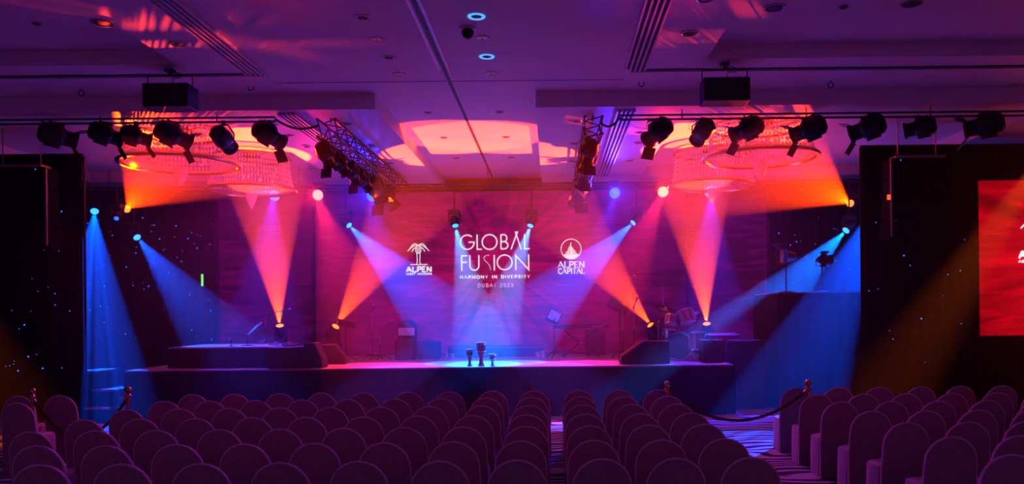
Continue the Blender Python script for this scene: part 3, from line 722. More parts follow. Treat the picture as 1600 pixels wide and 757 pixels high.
# flush soffit downlights
k = 0
for s in (-1, 1):
    for x in (1.95, 3.2):
        for y in (13.6, 15.4, 17.2):
            nm = 'soffit downlight %s, %s column from the channel, %s from the hall' % ('on the left' if s < 0 else 'on the right', 'inner' if x < 2 else 'outer', ['nearest', 'middle', 'farthest'][int((y - 13.6) / 1.8 + .1)])
            downlight(s * x, y, ZS, 0.09, 'trim', 'groove', nm, 'soffit downlights')
for s in (-1, 1):
    for i, y in enumerate((13.9, 15.9, 18.0)): downlight(s * 0.62, y, ZC, 0.08, 'trim', 'groove', '%s downlight in the orange-lit channel, %s side' % (['nearest', 'middle', 'farthest'][i], 'left' if s < 0 else 'right'), 'channel downlights')
# hanging projectors / boxed units in U brackets
for px0, px1, py0, py1, lab in ((231, 301, 139, 174, 'black boxed projector hanging in a bracket at the left'), (1097, 1168, 131, 161, 'black boxed projector hanging in a bracket at the right')):
    D = 11.3; a = P(px0, py1, D); c = P(px1, py0, D); cx = (a.x + c.x) / 2; hw_ = (c.x - a.x) / 2; zt_ = c.z - ZC; zb_ = a.z - ZC - (0.03 if px0 < 500 else 0.0)
    zt_ = -0.235 if True else zt_; zb_ = zt_ - 0.33
    e = empty('hanging_projector', (cx, D, ZC), lab, 'projector', 'hanging projectors')
    MB().bb(-hw_, hw_, -0.16, 0.2, zb_, zt_).build('body', 'blackp', e, bevel=0.012)
    MB().bb(-hw_ + 0.02, hw_ - 0.02, -0.166, -0.158, zb_ + 0.03, zt_ - 0.03).build('rear_panel', 'grille', e)
    b = MB()
    for sx in (-1, 1): b.tube([(sx * hw_ * 0.99, 0, zt_ - 0.05), (sx * hw_ * 0.99, 0, zt_ + 0.14)], 0.008, 6)
    b.tube([(-hw_, 0, zt_ + 0.14), (hw_, 0, zt_ + 0.14)], 0.008, 6); b.build('bracket', 'black', e)
    b = MB(); b.tube([(0, 0, 0), (0, 0, zt_ + 0.14)], 0.018, 8); b.box((0, 0, -0.02), (0.12, 0.1, 0.04)); b.build('ceiling_clamp', 'black', e)
    MB().tube([(0.02, 0, -0.06), (0.1, -0.02, -0.05), (0.18, -0.02, -0.08), (0.16, -0.02, -0.13), (0.05, 0, -0.12), (0.02, 0, zt_)], 0.006, 5).build('cable', 'blackp', e)

# ================================================================== CHANDELIERS
def chandelier(label, x, y, zd=4.87, sc=1.0):
    e = empty('chandelier', (x, y, ZC), label, 'chandelier', 'round crystal chandeliers')
    zd = zd - ZC; e.scale = (sc, sc, 1)
    MB().lathe([(0.25, 0.0), (0.25, -0.04), (0.12, -0.07), (0.05, -0.08), (0.05, -0.2)], 20).build('canopy', 'brass', e, True)
    MB().lathe([(0.93, -0.06), (0.95, -0.10), (0.90, -0.10), (0.88, -0.06)], 48, None, False).build('upper_hoop', 'brass', e, True)
    MB().lathe([(1.02, zd + 0.05), (1.07, zd + 0.03), (1.085, zd), (1.07, zd - 0.03), (1.0, zd - 0.035), (0.98, zd), (1.0, zd + 0.04), (1.02, zd + 0.05)], 56, None, False).build('lower_rim', 'brass', e, True)
    MB().lathe([(0.99, zd - 0.005), (0.99, zd - 0.02), (0.7, zd - 0.07), (0.4, zd - 0.095), (0.12, zd - 0.10), (0.12, zd - 0.085), (0.4, zd - 0.08), (0.7, zd - 0.055), (0.99, zd - 0.005)], 48, None, False).build('glass_dish', 'frost', e, True)
    b = MB(); R = random.Random(int(x * 10 + y))
    n = 84
    for i in range(n):
        a = 2 * PI * i / n
        for j in range(6):
            z0 = -0.11 + (zd + 0.15) * j / 6; z1 = -0.11 + (zd + 0.15) * (j + 0.92) / 6; rr = 0.91 + 0.10 * (j / 6) ** 2
            c = Vector((rr * math.cos(a), rr * math.sin(a), (z0 + z1) / 2)); hz_ = (z0 - z1) / 2
            b.lathe([(0, -hz_), (0.02, 0), (0, hz_)], 4, Matrix.Translation(c) @ Matrix.Rotation(R.uniform(0, 1), 4, 'Z'))
    cs = b.build('crystal_strands', 'crystal', e); cs['kind'] = 'stuff'; cs['label'] = 'curtain of small faceted crystals'
    b = MB()
    for i in range(26):
        a = R.uniform(0, 2 * PI); rr = R.uniform(0.25, 0.75); z = R.uniform(zd + 0.05, -0.25)
        b.lathe([(0, -0.05), (0.035, 0), (0, 0.05)], 6, Matrix.Translation((rr * math.cos(a), rr * math.sin(a), z)))
    ic = b.build('inner_crystals', 'crystal', e); ic['kind'] = 'stuff'
    MB().lathe([(0.14, zd - 0.07), (0.145, zd - 0.10), (0.13, zd - 0.18), (0.09, zd - 0.29), (0.04, zd - 0.37), (0.0, zd - 0.42)], 10).build('finial', 'crystal', e)
    for i in range(4):
        a = PI / 4 + PI / 2 * i; MB().tube([(0.9 * math.cos(a), 0.9 * math.sin(a), -0.08), (0.1 * math.cos(a), 0.1 * math.sin(a), -0.05)], 0.012, 6).build('spoke', 'brass', e)
# recess top already is the main ceiling plane
for s in (-1, 1):
    sd = 'left' if s < 0 else 'right'
    chandelier('orange-lit round crystal chandelier near the %s front bar' % sd, s * 5.4, 14.9)
    chandelier('dim round crystal chandelier at the back %s over the lamps' % sd, s * 5.0, 17.35, 4.75, 0.88)

# ================================================================== TRUSSES, BARS AND PROFILE SPOTS
BY = 12.85
def bar(label, s, x0, x1, z):
    xs = sorted((s * x0, s * x1)); e = empty('lighting_bar', ((xs[0] + xs[1]) / 2, BY, z), label, 'lighting bar', 'front lighting bars'); hw_ = (xs[1] - xs[0]) / 2
    for dz in (0.035, -0.035): MB().tube([(-hw_, 0, dz), (hw_, 0, dz)], 0.017, 8).build('pipe', 'truss', e)
    n = int(hw_ * 2 / 0.9)
    for i in range(n + 1):
        x = -hw_ + 2 * hw_ * i / n; MB().tube([(x, 0, 0.035), (x, 0, -0.035)], 0.01, 6).build('rung', 'truss', e)
    for i in range(4):
        x = -hw_ + 2 * hw_ * (i + 0.5) / 4; MB().tube([(x, 0, 0.035), (x, 0, ZS - z)], 0.008, 6).build('hanging_rod', 'truss', e)
    return z
zl = P(300, 188, BY).z; zr = P(1250, 181, BY).z
bar('black pipe lighting bar crossing the left of the ceiling', -1, 2.92, 10.4, zl); bar('black pipe lighting bar crossing the right of the ceiling', 1, 2.62, 10.6, zr)
def truss(label, x, y0, y1, z):
    e = empty('ladder_truss', (x, y0, z), label, 'truss', 'box trusses over the stage'); h = 0.14; L = y1 - y0
    for sx in (-1, 1):
        for sz in (-1, 1): MB().tube([(sx * h, 0, sz * h), (sx * h, L, sz * h)], 0.024, 8).build('chord', 'truss', e)
    n = int(L / 0.32)
    for side in range(4):
        b = MB()
        for i in range(n):
            a0, a1 = L * i / n, L * (i + 1) / n; f = 1 if i % 2 else -1
            if side < 2:
                sx = -1 if side == 0 else 1; b.tube([(sx * h, a0, -f * h), (sx * h, a1, f * h)], 0.011, 5)
            else:
                sz = -1 if side == 2 else 1; b.tube([(-f * h, a0, sz * h), (f * h, a1, sz * h)], 0.011, 5)
        b.build('lattice', 'truss', e)
    for y in (0.3, L / 2, L - 0.3): MB().tube([(0, y, h), (0, y, ZS - z)], 0.012, 6).build('hanging_rod', 'truss', e)
TZ = 5.05
truss('box truss with lamps running back on the left of the screen', -2.12, 12.9, 19.3, TZ); truss('box truss with lamps running back on the right of the screen', 2.2, 12.9, 19.3, TZ)
def profile_spot(label, loc, target, group, top, size=1.0, doors=True):
    """theatre profile lamp: lamp house, barrel, barn-door flaps, yoke, clamp; hangs from the bar at z=top"""
    loc = Vector(loc); d = (Vector(target) - loc).normalized(); s = size
    e = empty('profile_spot', (loc.x, loc.y, top), label, 'stage light', group)
    xa = Vector((0, 0, 1)) - d * d.z; xa = xa.normalized() if xa.length > 0.05 else Vector((0, 1, 0)); ya = d.cross(xa)
    T = Matrix.Translation((0, 0, loc.z - top)) @ Matrix((xa, ya, d)).transposed().to_4x4() @ Matrix.Scale(s, 4)
    MB().lathe([(0.0, -0.27), (0.09, -0.265), (0.145, -0.22), (0.165, -0.10), (0.165, 0.0), (0.14, 0.05), (0.11, 0.08)], 14, T).build('lamp_house', 'black', e, True)
    MB().lathe([(0.115, 0.05), (0.115, 0.19), (0.14, 0.20), (0.14, 0.24), (0.11, 0.24), (0.11, 0.22)], 14, T).build('barrel', 'black', e, True)
    MB().lathe([(0.11, 0.222), (0.0, 0.228)], 14, T).build('lens', 'lens_dark', e, True)
    for k in range(4):
        a = k * PI / 2; MB().box((0.17 * math.cos(a), 0.17 * math.sin(a), -0.06), (0.03 if k % 2 == 0 else 0.02, 0.02 if k % 2 == 0 else 0.03, 0.2), T).build('cooling_fin', 'black', e)
    if doors:
        for k, (a, ln) in enumerate(((0, 0.12), (PI, 0.19))):
            D_ = T @ Matrix.Rotation(a, 4, 'Z') @ Matrix.Translation((0.135, 0, 0.22)) @ Matrix.Rotation(0.4 if k == 0 else 0.75, 4, 'Y')
            MB().box((0, 0, ln / 2), (0.006, 0.25, ln), D_).build('barn_door', 'black', e)
    # yoke: two arms square to the beam, then up to the clamp
    side = Vector((0, 0, 1)).cross(d); side = side.normalized() if side.length > 0.05 else Vector((1, 0, 0)); c = Vector((0, 0, loc.z - top))
    b = MB()
    for q in (-1, 1): b.tube([c + side * q * 0.18 * s, c + side * q * 0.185 * s + Vector((0, 0, 0.09)), Vector((side.x * q * 0.07 * s, side.y * q * 0.07 * s, -0.03))], 0.012, 6)
    b.tube([side * -0.075 * s + Vector((0, 0, -0.03)), side * 0.075 * s + Vector((0, 0, -0.03))], 0.013, 6); b.build('yoke', 'black', e)
    MB().box((0, 0, -0.005), (0.05, 0.06, 0.08)).build('clamp', 'black', e)
    MB().tube([side * 0.05, side * 0.22 + Vector((0, 0, -0.06)), side * 0.24 + Vector((0, 0, -0.16)), side * 0.12 + c * 0.9], 0.005, 5).build('safety_cable', 'black', e)
fr_t = Vector((0, 17.5, 2.0))
for px, py, s, lab, tg in ((92, 213, 1.1, 'black profile spot at the far left of the left bar', (-1.5, 16.6, 2.2)), (167, 211, 1.0, 'black profile spot, second from left on the left bar', (-1.0, 16.4, 1.8)),
                       (213, 214, 0.9, 'black profile spot just left of the left chandelier rim', (-1.0, 16.0, 2.4)), (272, 212, 1.1, 'black profile spot before the left chandelier', (-0.5, 16.4, 1.6)),
                       (350, 219, 0.95, 'black profile spot seen end-on beside the left chandelier', (-4.9, 17.5, 1.2)), (421, 212, 1.05, 'black profile spot at the right end of the left bar', (0.2, 16.8, 1.6)),
                       (1027, 207, 1.05, 'black profile spot at the left end of the right bar', (0.2, 16.6, 1.6)), (1097, 207, 0.95, 'black profile spot seen end-on beside the right chandelier', (4.2, 17.5, 1.2)),
                       (1166, 203, 1.05, 'black profile spot before the right chandelier', (0.5, 16.2, 2.2)), (1262, 203, 1.1, 'black profile spot at the right rim of the right chandelier', (0.5, 16.2, 1.8)),
                       (1354, 201, 1.1, 'black profile spot above the right wing curtain edge', (1.0, 16.3, 1.8)), (1436, 200, 0.95, 'slim black profile spot, second from the right', (1.0, 15.6, 2.6)),
                       (1536, 197, 1.15, 'black profile spot at the far right above the red screen', (1.0, 16.3, 2.6))):
    tg = (tg[0] * 0.6, tg[1] + 0.4, tg[2] + 1.3)
    p = P(px, py, BY); top = (zl if px < 800 else zr) - 0.05
    profile_spot(lab, (p.x, BY, p.z), tg, 'profile spots on the front bars', top, s, doors=px not in (1436, 350, 1097))
for s, x in ((-1, -2.12), (1, 2.2)):
    for i, y in enumerate((13.3, 14.2, 15.1, 16.0, 17.2, 18.3)):
        sd = 'left' if s < 0 else 'right'
        profile_spot('%s lamp hung under the %s box truss' % (['nearest', 'second', 'third', 'fourth', 'fifth', 'farthest'][i], sd), (x - 0.12 if s < 0 else x - 0.05, y, TZ - 0.36),
                     (0 if i % 2 else x * 0.6, y + 2.4, 1.2), 'profile spots under the trusses', TZ - 0.14, 0.85 if i < 4 else 1.2, doors=i % 2 == 0)
# power cables between bar and truss
for s, a, b_ in ((-1, Vector((-2.92, BY, zl)), Vector((-2.25, 12.95, TZ + 0.05))), (1, Vector((2.62, BY, zr)), Vector((2.3, 12.95, TZ + 0.05)))):
    pts = []
    for i in range(11):
        t = i / 10; p = a.lerp(b_, t); p.z -= 0.10 * math.sin(PI * t); pts.append(p)
    e = MB().tube([p - a for p in pts], 0.02, 6).build('power_cable', 'blackp', None, True, loc=a)
    tag(e, 'thick black cable between the %s bar and its truss' % ('left' if s < 0 else 'right'), 'cable', 'cables at the trusses')
# back pipe that carries the lamps
e = empty('back_lighting_pipe', (0, 19.0, 5.02), 'dark pipe under the soffit carrying the back row of lamps', 'lighting bar')
for y_, z_ in ((0, 0), (-0.1, 0.06)): MB().tube([(-10, y_, z_), (10, y_, z_)], 0.024, 8).build('pipe', 'truss', e)
for x in (-9, -4.5, 0, 4.5, 9): MB().tube([(x, 0, 0), (x, 0, ZC - 5.02)], 0.01, 6).build('hanging_rod', 'truss', e)
# hung loudspeaker columns in front of the wing curtains
for s in (-1, 1):
    sd = 'left' if s < 0 else 'right'
    e = empty('line_array', (s * 8.25, 14.75, 4.85), 'black hanging loudspeaker column before the %s wing curtain' % sd, 'loudspeaker', 'hanging loudspeaker columns')
    for i in range(4):
        T = Matrix.Translation((0, 0.0 + 0.02 * i * i, -0.25 - 0.37 * i)) @ Matrix.Rotation(0.05 * i, 4, 'X')
        c = MB().box((0, 0, 0), (1.08, 0.45, 0.35), T).build('cabinet', 'velvet', e, bevel=0.015)
        MB().box((0, -0.228, 0), (1.02, 0.01, 0.31), T).build('grille', 'velvet', c)
    MB().box((0, 0, -0.04), (0.9, 0.3, 0.05)).build('fly_frame', 'steel', e)
    for x in (-0.35, 0.35): MB().tube([(x, 0, -0.04), (x, 0, ZC - 4.85)], 0.012, 6).build('chain', 'steel', e)
    MB().bb(-s * 0.555 - 0.012, -s * 0.555 + 0.012, -0.2, -0.16, -1.5, -0.1).build('rigging_rail', 'steel', e)
    MB().box((-s * 0.4, -0.235, -0.12), (0.015, 0.01, 0.02)).build('status_light', 'star', e)
    if s > 0: MB().box((-0.585, -0.15, -0.78), (0.05, 0.04, 0.09)).build('red_indicator', 'led_red', e)

# ================================================================== STAGE GEAR
def mic_stand(label, x, y, z0, h, boom=None, mic=True, group='microphone stands', name='microphone_stand'):
    e = empty(name, (x, y, z0), label, 'mic stand', group)
    for i in range(3):
        a = 0.5 + 2 * PI * i / 3; MB().tube([(0, 0, 0.12), (0.27 * math.cos(a), 0.27 * math.sin(a), 0.012)], [0.010, 0.012], 6).build('leg', 'black', e)
    MB().tube([(0, 0, 0.05), (0, 0, h * 0.55)], 0.013, 8).build('lower_tube', 'black', e); MB().tube([(0, 0, h * 0.5), (0, 0, h)], 0.009, 8).build('upper_tube', 'steel', e)
    MB().lathe([(0.02, h * 0.53), (0.024, h * 0.54), (0.024, h * 0.57), (0.015, h * 0.58)], 10).build('clutch', 'blackp', e, True)
    tip = Vector((0, 0, h)); d = Vector((0.3, -0.9, 0.3)).normalized()
    if boom:
        tip = Vector((0, 0, h)) + Vector(boom); bk = Vector((0, 0, h)) - Vector(boom) * 0.35
        MB().tube([bk, tip], 0.009, 8).build('boom_arm', 'black', e); d = Vector(boom).normalized()
        MB().lathe([(0.02, -0.03), (0.024, 0), (0.02, 0.03)], 10, Matrix.Translation((0, 0, h)) @ Matrix.Rotation(PI / 2, 4, 'X')).build('boom_clamp', 'blackp', e, True)
    if mic:
        T = Matrix.Translation(tip) @ aim(d)
        m_ = MB().lathe([(0.011, -0.02), (0.014, 0.06), (0.018, 0.12)], 10, T).build('microphone', 'blackp', e, True)
        MB().lathe([(0.018, 0.12), (0.026, 0.135), (0.027, 0.155), (0.018, 0.18), (0, 0.187)], 12, T).build('mic_head', 'steel', m_, True)
    return e
def music_stand(label, x, y, z0, h, w_=0.46, hh=0.30, rx=0.9, ry=0.0, paper=False, rz=0.0):
    e = empty('music_stand', (x, y, z0), label, 'music stand', 'music stands', rz)
    for i in range(3):
        a = 0.3 + 2 * PI * i / 3; MB().tube([(0, 0, 0.18), (0.25 * math.cos(a), 0.25 * math.sin(a), 0.012)], 0.010, 6).build('leg', 'black', e)
    MB().tube([(0, 0, 0.08), (0, 0, h)], 0.012, 8).build('pole', 'black', e)
    T = Matrix.Translation((0, 0, h + 0.06)) @ Matrix.Rotation(ry, 4, 'Y') @ Matrix.Rotation(-rx + PI / 2, 4, 'X')
    MB().box((0, 0, 0), (w_, 0.012, hh), T).build('desk', 'black', e, bevel=0.004)
    MB().box((0, -0.03, -hh / 2), (w_, 0.06, 0.012), T).build('ledge', 'black', e)
    if paper: MB().box((0, -0.01, 0.01), (w_ * 0.86, 0.004, hh * 0.86), T).build('sheet', 'paper', e)
    return e
def wedge(label, x, y, z0, w_, d_, h, rz, prof='side'):
    e = empty('stage_monitor', (x, y, z0), label, 'monitor speaker', 'wedge monitor speakers', rz)
    # wedge profile in local x,z, extruded along y
    hw_ = w_ / 2
    poly = [(-hw_, 0), (hw_, 0), (hw_, h), (-hw_ * 0.05, h), (-hw_, h * 0.30)]
    MB().prism(poly, -d_ / 2, d_ / 2).build('cabinet', 'case', e, bevel=0.015)
    a = Vector((-hw_ * 0.05, 0, h)); c = Vector((-hw_, 0, h * 0.30)); m_ = (a + c) / 2; nrm = Vector((c.z - a.z, 0, a.x - c.x)).normalized()
    if nrm.z < 0: nrm = -nrm
    ln = (a - c).length; ang = math.atan2(a.z - c.z, a.x - c.x)
    T = Matrix.Translation(m_ + nrm * 0.008) @ Matrix.Rotation(-ang, 4, 'Y')
    MB().box((0, 0, 0), (ln * 0.9, d_ * 0.9, 0.012), T).build('grille', 'grille', e)
    for s in (-1, 1):
        MB().bb(-hw_ * 0.55, -hw_ * 0.25, s * d_ / 2 - 0.006, s * d_ / 2 + 0.006, h * 0.25, h * 0.40).build('handle_cup', 'blackp', e)
        MB().bb(-hw_ * 0.55, -hw_ * 0.25, s * d_ / 2 - 0.006, s * d_ / 2 + 0.006, h * 0.08, h * 0.20).build('socket_plate', 'blackp', e)
    for sx in (-0.8, 0.8):
        for sy in (-0.8, 0.8): MB().lathe([(0.02, -0.0), (0.02, 0.004)], 8, Matrix.Translation((sx * hw_, sy * d_ / 2, 0.0))).build('rubber_foot', 'blackp', e)
    return e
def flightcase(label, x0, x1, y0, y1, z0, z1, m='case', grille=True):
    e = empty('equipment_case', ((x0 + x1) / 2, (y0 + y1) / 2, z0), label, 'case', 'black equipment boxes on the stage'); a, d, h = (x1 - x0) / 2, (y1 - y0) / 2, z1 - z0
    MB().bb(-a, a, -d, d, 0.015, h).build('body', m, e, bevel=0.012)
    for sx in (-1, 1):
        MB().bb(sx * a - 0.012, sx * a + 0.012, -d - 0.004, -d + 0.02, 0.015, h).build('corner_trim', 'black', e)
    if grille: MB().bb(-a + 0.04, a - 0.04, -d - 0.008, -d, 0.05, h - 0.05).build('front_grille', 'grille', e)
    MB().bb(-a * 0.3, a * 0.3, -d * 0.2, d * 0.2, h, h + 0.02).build('top_handle', 'black', e)
    for sx in (-0.8, 0.8): MB().bb(sx * a - 0.02, sx * a + 0.02, -d * 0.9, d * 0.9, 0, 0.016).build('foot_rail', 'blackp', e)
    return e
a, c = P(421, 577, 15.95), P(474, 541, 15.95)
flightcase('black bass box at the left front of the stage beside the wedge', a.x, c.x, 15.8, 16.5, SZ, c.z - 0.02)
p = P(489, 575, 16.1); wedge('wedge monitor right beside the bass box', p.x + 0.05, 16.15, SZ, 0.36, 0.42, 0.50, PI)
p = P(521, 564, 17.2); wedge('wedge monitor behind the left front one', p.x, 17.3, SZ, 0.50, 0.45, 0.42, PI + 0.15)
p = P(1007, 572, 16.2); wedge('large wedge monitor at the right front of the stage', p.x, 16.25, SZ, 0.98, 0.5, 0.46, 0.0)
a, c = P(1099, 571, 16.4), P(1141, 535, 16.4)
flightcase('black box at the right stage end under the percussion table', a.x, min(a.x + 0.5, 5.0), 16.3, 16.9, SZ, SZ + 0.46)
flightcase('tall black cabinet on the floor beside the right stage end', 5.2, 5.85, 16.4, 17.0, 0, SZ + 0.44, grille=False)
# percussion table
tp = empty('percussion_table', (P(1123, 522, 17.4).x, 17.4, SZ), 'small percussion table with a pale top at the right stage end', 'table'); th = P(1123, 523, 17.4).z - SZ
MB().bb(-0.42, 0.42, -0.25, 0.25, th - 0.03, th).build('tabletop', 'trim', tp, bevel=0.008)
for sx in (-0.38, 0.38):
    for sy in (-0.2, 0.2): MB().tube([(sx, sy, 0), (sx, sy, th - 0.03)], 0.014, 6).build('leg', 'steel', tp)
for dx, lab, ln in ((-0.12, 'pale drum stick lying left on the percussion table', 0.35), (0.2, 'pale drum stick lying right on the percussion table', 0.3)):
    e = empty('drum_stick', (tp.location.x + dx, 17.35, SZ + th), lab, 'drum stick', 'drum sticks'); T = Matrix.Rotation(PI / 2 - 0.05, 4, 'Y') @ Matrix.Rotation(0.3, 4, 'X')
    MB().lathe([(0.009, -ln / 2), (0.01, 0), (0.006, ln / 2 - 0.03)], 8, Matrix.Translation((0, 0, 0.022)) @ T).build('shaft', 'skin', e, True)
    MB().lathe([(0.006, ln / 2 - 0.03), (0.011, ln / 2 - 0.015), (0, ln / 2)], 8, Matrix.Translation((0, 0, 0.022)) @ T).build('tip', 'skin', e, True)

# goblet drums standing at the front edge in the blue pool of light
def goblet_drum(label, px, pyb, pyt, wpx, D, shell, group='goblet drums at the stage front'):
    p = P(px, pyb, D); h = (pyb - pyt) / F * D; r = wpx / 2 / F * D
    e = empty('goblet_drum', (p.x, D, SZ), label, 'drum', group)
    MB().lathe([(r * 0.62, 0), (r * 0.66, 0.01), (r * 0.40, h * 0.16), (r * 0.36, h * 0.30), (r * 0.62, h * 0.48), (r * 0.80, h * 0.62), (r * 0.74, h * 0.70), (r * 0.86, h * 0.85), (r * 0.95, h * 0.96)], 18).build('shell', shell, e, True)
    MB().lathe([(r * 0.97, h * 0.93), (r * 1.02, h * 0.95), (r * 0.99, h * 0.985), (r * 0.9, h), (0, h)], 18).build('drum_head', 'skin', e, True)
    for z, q in ((0.62, 0.83), (0.9, 0.96)): MB().tube([(r * q * math.cos(t), r * q * math.sin(t), h * z) for t in [2 * PI * i / 18 for i in range(19)]], 0.008, 5).build('hoop', 'steel', e)
    for i in range(10):
        t = 2 * PI * i / 10; MB().tube([(r * 0.86 * math.cos(t), r * 0.86 * math.sin(t), h * 0.62), (r * 0.80 * math.cos(t + .15), r * 0.80 * math.sin(t + .15), h * 0.72), (r * 0.98 * math.cos(t + .3), r * 0.98 * math.sin(t + .3), h * 0.92)], 0.005, 4).build('tension_cord', 'ropew', e)
goblet_drum('medium dark goblet drum at the left of the three', 734, 574, 547, 12.5, 15.98, 'wood')
goblet_drum('tallest red goblet drum in the middle of the three', 752, 574, 536.5, 17, 15.98, 'drumred')
goblet_drum('smallest pale goblet drum at the right of the three', 769.5, 573, 554, 12, 15.98, 'steel')

# chair and amplifier left of centre
p = P(634, 556, 18.6)
ch = make_chair('black-covered chair with a pale sheet on its back on the stage', 'stage chair', (p.x, 18.75, SZ), PI, 'blackp'); del ch['group']
e = MB().box((0, 0, 0), (0.38, 0.006, 0.18)).build('paper_sheet', 'paper', None, loc=(p.x, 18.72, SZ + 0.64)); tag(e, 'pale sheet of paper leaning on the stage chair back', 'paper')
p = P(666, 556, 18.6)
e = empty('bass_amplifier', (p.x + 0.05, 18.75, SZ), 'dark amplifier cabinet right of the stage chair', 'amplifier')
MB().bb(-0.26, 0.26, -0.16, 0.16, 0.02, 0.42).build('cabinet', 'case', e, bevel=0.02); MB().bb(-0.23, 0.23, -0.168, -0.158, 0.05, 0.32).build('grille', 'grille', e)
MB().bb(-0.23, 0.23, -0.168, -0.158, 0.335, 0.40).build('control_panel', 'blackp', e)
for x in (-0.15, -0.05, 0.05, 0.15): MB().lathe([(0.012, 0), (0.01, 0.015), (0, 0.016)], 8, Matrix.Translation((x, -0.168, 0.368)) @ Matrix.Rotation(PI / 2, 4, 'X')).build('knob', 'steel', e)
for x in (-0.2, 0.2): MB().bb(x - 0.02, x + 0.02, -0.13, 0.13, 0, 0.022).build('foot', 'blackp', e)
MB().tube([(-0.1, 0, 0.42), (-0.08, 0, 0.45), (0.08, 0, 0.45), (0.1, 0, 0.42)], 0.01, 6).build('handle', 'blackp', e)

# keyboard
p = P(907, 511, 18.9); kz = p.z - SZ
e = empty('keyboard_stand', (p.x, 18.9, SZ), 'black folding X stand under the stage keyboard', 'stand')
for y_ in (-0.12, 0.12):
    for s in (-1, 1): MB().tube([(-0.42 * s, y_, 0.02), (0.40 * s, y_, kz - 0.07)], 0.016, 8).build('leg', 'black', e)
for s in (-1, 1):
    MB().tube([(-0.42 * s, -0.25, 0.02), (-0.42 * s, 0.25, 0.02)], 0.018, 8).build('foot_bar', 'black', e); MB().tube([(0.40 * s, -0.22, kz - 0.06), (0.40 * s, 0.22, kz - 0.06)], 0.018, 8).build('support_bar', 'black', e)
MB().lathe([(0.03, -0.14), (0.03, 0.14)], 10, Matrix.Translation((0, 0, kz * 0.5 - 0.02)) @ Matrix.Rotation(PI / 2, 4, 'X')).build('pivot', 'chrome', e, True)
e = empty('stage_keyboard', (p.x, 18.9, SZ + kz - 0.04), 'long black stage keyboard on the X stand right of centre', 'keyboard')
MB().bb(-0.66, 0.66, -0.17, 0.17, 0, 0.09).build('case', 'blackp', e, bevel=0.012)
b = MB(); 
for i in range(52): b.bb(-0.61 + i * 0.0235, -0.61 + i * 0.0235 + 0.022, 0.02, 0.165, 0.09, 0.098)
k_ = b.build('white_keys', 'keys', e); k_['kind'] = 'stuff'
b = MB()
for i in range(52):
    if i % 7 not in (2, 6): b.bb(-0.595 + i * 0.0235, -0.595 + i * 0.0235 + 0.013, 0.02, 0.11, 0.098, 0.106)
k_ = b.build('black_keys', 'blackp', e); k_['kind'] = 'stuff'
MB().bb(-0.5, 0.5, -0.15, -0.02, 0.09, 0.10).build('control_panel', 'case', e)
b = MB(); b.bb(0.25, 0.52, -0.174, -0.168, 0.03, 0.06); b.build('rear_sockets', 'steel', e)
# amplifier box behind the keyboard
p = P(930, 540, 19.5); e = empty('keyboard_amplifier', (p.x, 19.5, SZ), 'dark square amplifier box behind the keyboard stand', 'amplifier')
MB().bb(-0.24, 0.24, -0.15, 0.2, 0.02, 0.62).build('cabinet', 'case', e, bevel=0.015); MB().bb(-0.21, 0.21, -0.158, -0.15, 0.06, 0.52).build('grille', 'grille', e)
for x in (-0.18, 0.18): MB().bb(x - 0.02, x + 0.02, -0.12, 0.17, 0, 0.022).build('foot', 'blackp', e)
p = P(868, 495, 18.4); music_stand('music stand with a pale sheet at the left of the keyboard', p.x - 0.03, 18.45, SZ, p.z - SZ - 0.05, 0.30, 0.30, 1.05, 0.45, True)
# mic stands right of the keyboard
p = P(1003, 560, 17.6)
def stand_at(label, pxb, D, pyt, boom=None, z0=SZ, mic=True):
    x = P(pxb, 560, D).x; h = P(pxb, pyt, D).z - z0
    return mic_stand(label, x, D, z0, h, boom, mic)
stand_at('boom microphone stand left of the drum kit', 973, 17.9, 482, (0.22, 0, 0.58))
stand_at('upright microphone stand with a large dark mic by the drums', 991, 17.6, 480, (0.03, -0.1, 0.10))
music_stand('dark music stand left of the drum boom stands', P(968, 480, 18.2).x, 18.2, SZ, P(968, 480, 18.2).z - SZ, 0.5, 0.34, 1.1, 0.55)
stand_at('tall overhead microphone stand behind the drum kit', 1037, 18.6, 448, (0.55, 0, -0.02))
stand_at('thin upright microphone stand left of the stage chair', 582, 18.8, 486, (0.04, -0.1, 0.06))
stand_at('low microphone stand beside the stage chair', 594, 18.6, 523, (0.18, 0, 0.20))
p = P(540, 507, 17.9); music_stand('dark tilted music stand right of the orange floor lamp', p.x, 17.9, SZ, p.z - SZ - 0.02, 0.42, 0.3, 0.35, 0.25)
# on the left riser
stand_at('boom microphone stand on the left riser', 416, 17.4, 492, (0.42, -0.1, 0.08), RZ)
p = P(387, 541, 16.8); e = empty('pad_stand', (p.x, 16.8, RZ), 'short stand with a tilted bright bar on the left riser', 'stand')
MB().lathe([(0.12, 0), (0.12, 0.012), (0.02, 0.02)], 14).build('base', 'black', e, True); MB().tube([(0, 0, 0.01), (0, 0, 0.24)], 0.012, 6).build('pole', 'black', e)
MB().tube([(-0.1, 0, 0.27), (0, 0, 0.23), (0.08, 0, 0.27)], 0.014, 6).build('cradle', 'black', e)
MB().tube([(0.03, 0, 0.24), (0.30, 0, 0.50)], [0.014, 0.02], 8).build('bar', 'chrome', e)
p = P(361, 542, 16.7); e = empty('tabletop_microphone', (p.x, 16.7, RZ), 'small black microphone standing on the riser edge', 'microphone')
MB().lathe([(0.05, 0), (0.05, 0.012), (0.01, 0.02), (0.01, 0.07)], 12).build('base', 'black', e, True); MB().lathe([(0.018, 0.06), (0.04, 0.09), (0.042, 0.12), (0.02, 0.15), (0, 0.155)], 12).build('capsule', 'blackp', e, True)
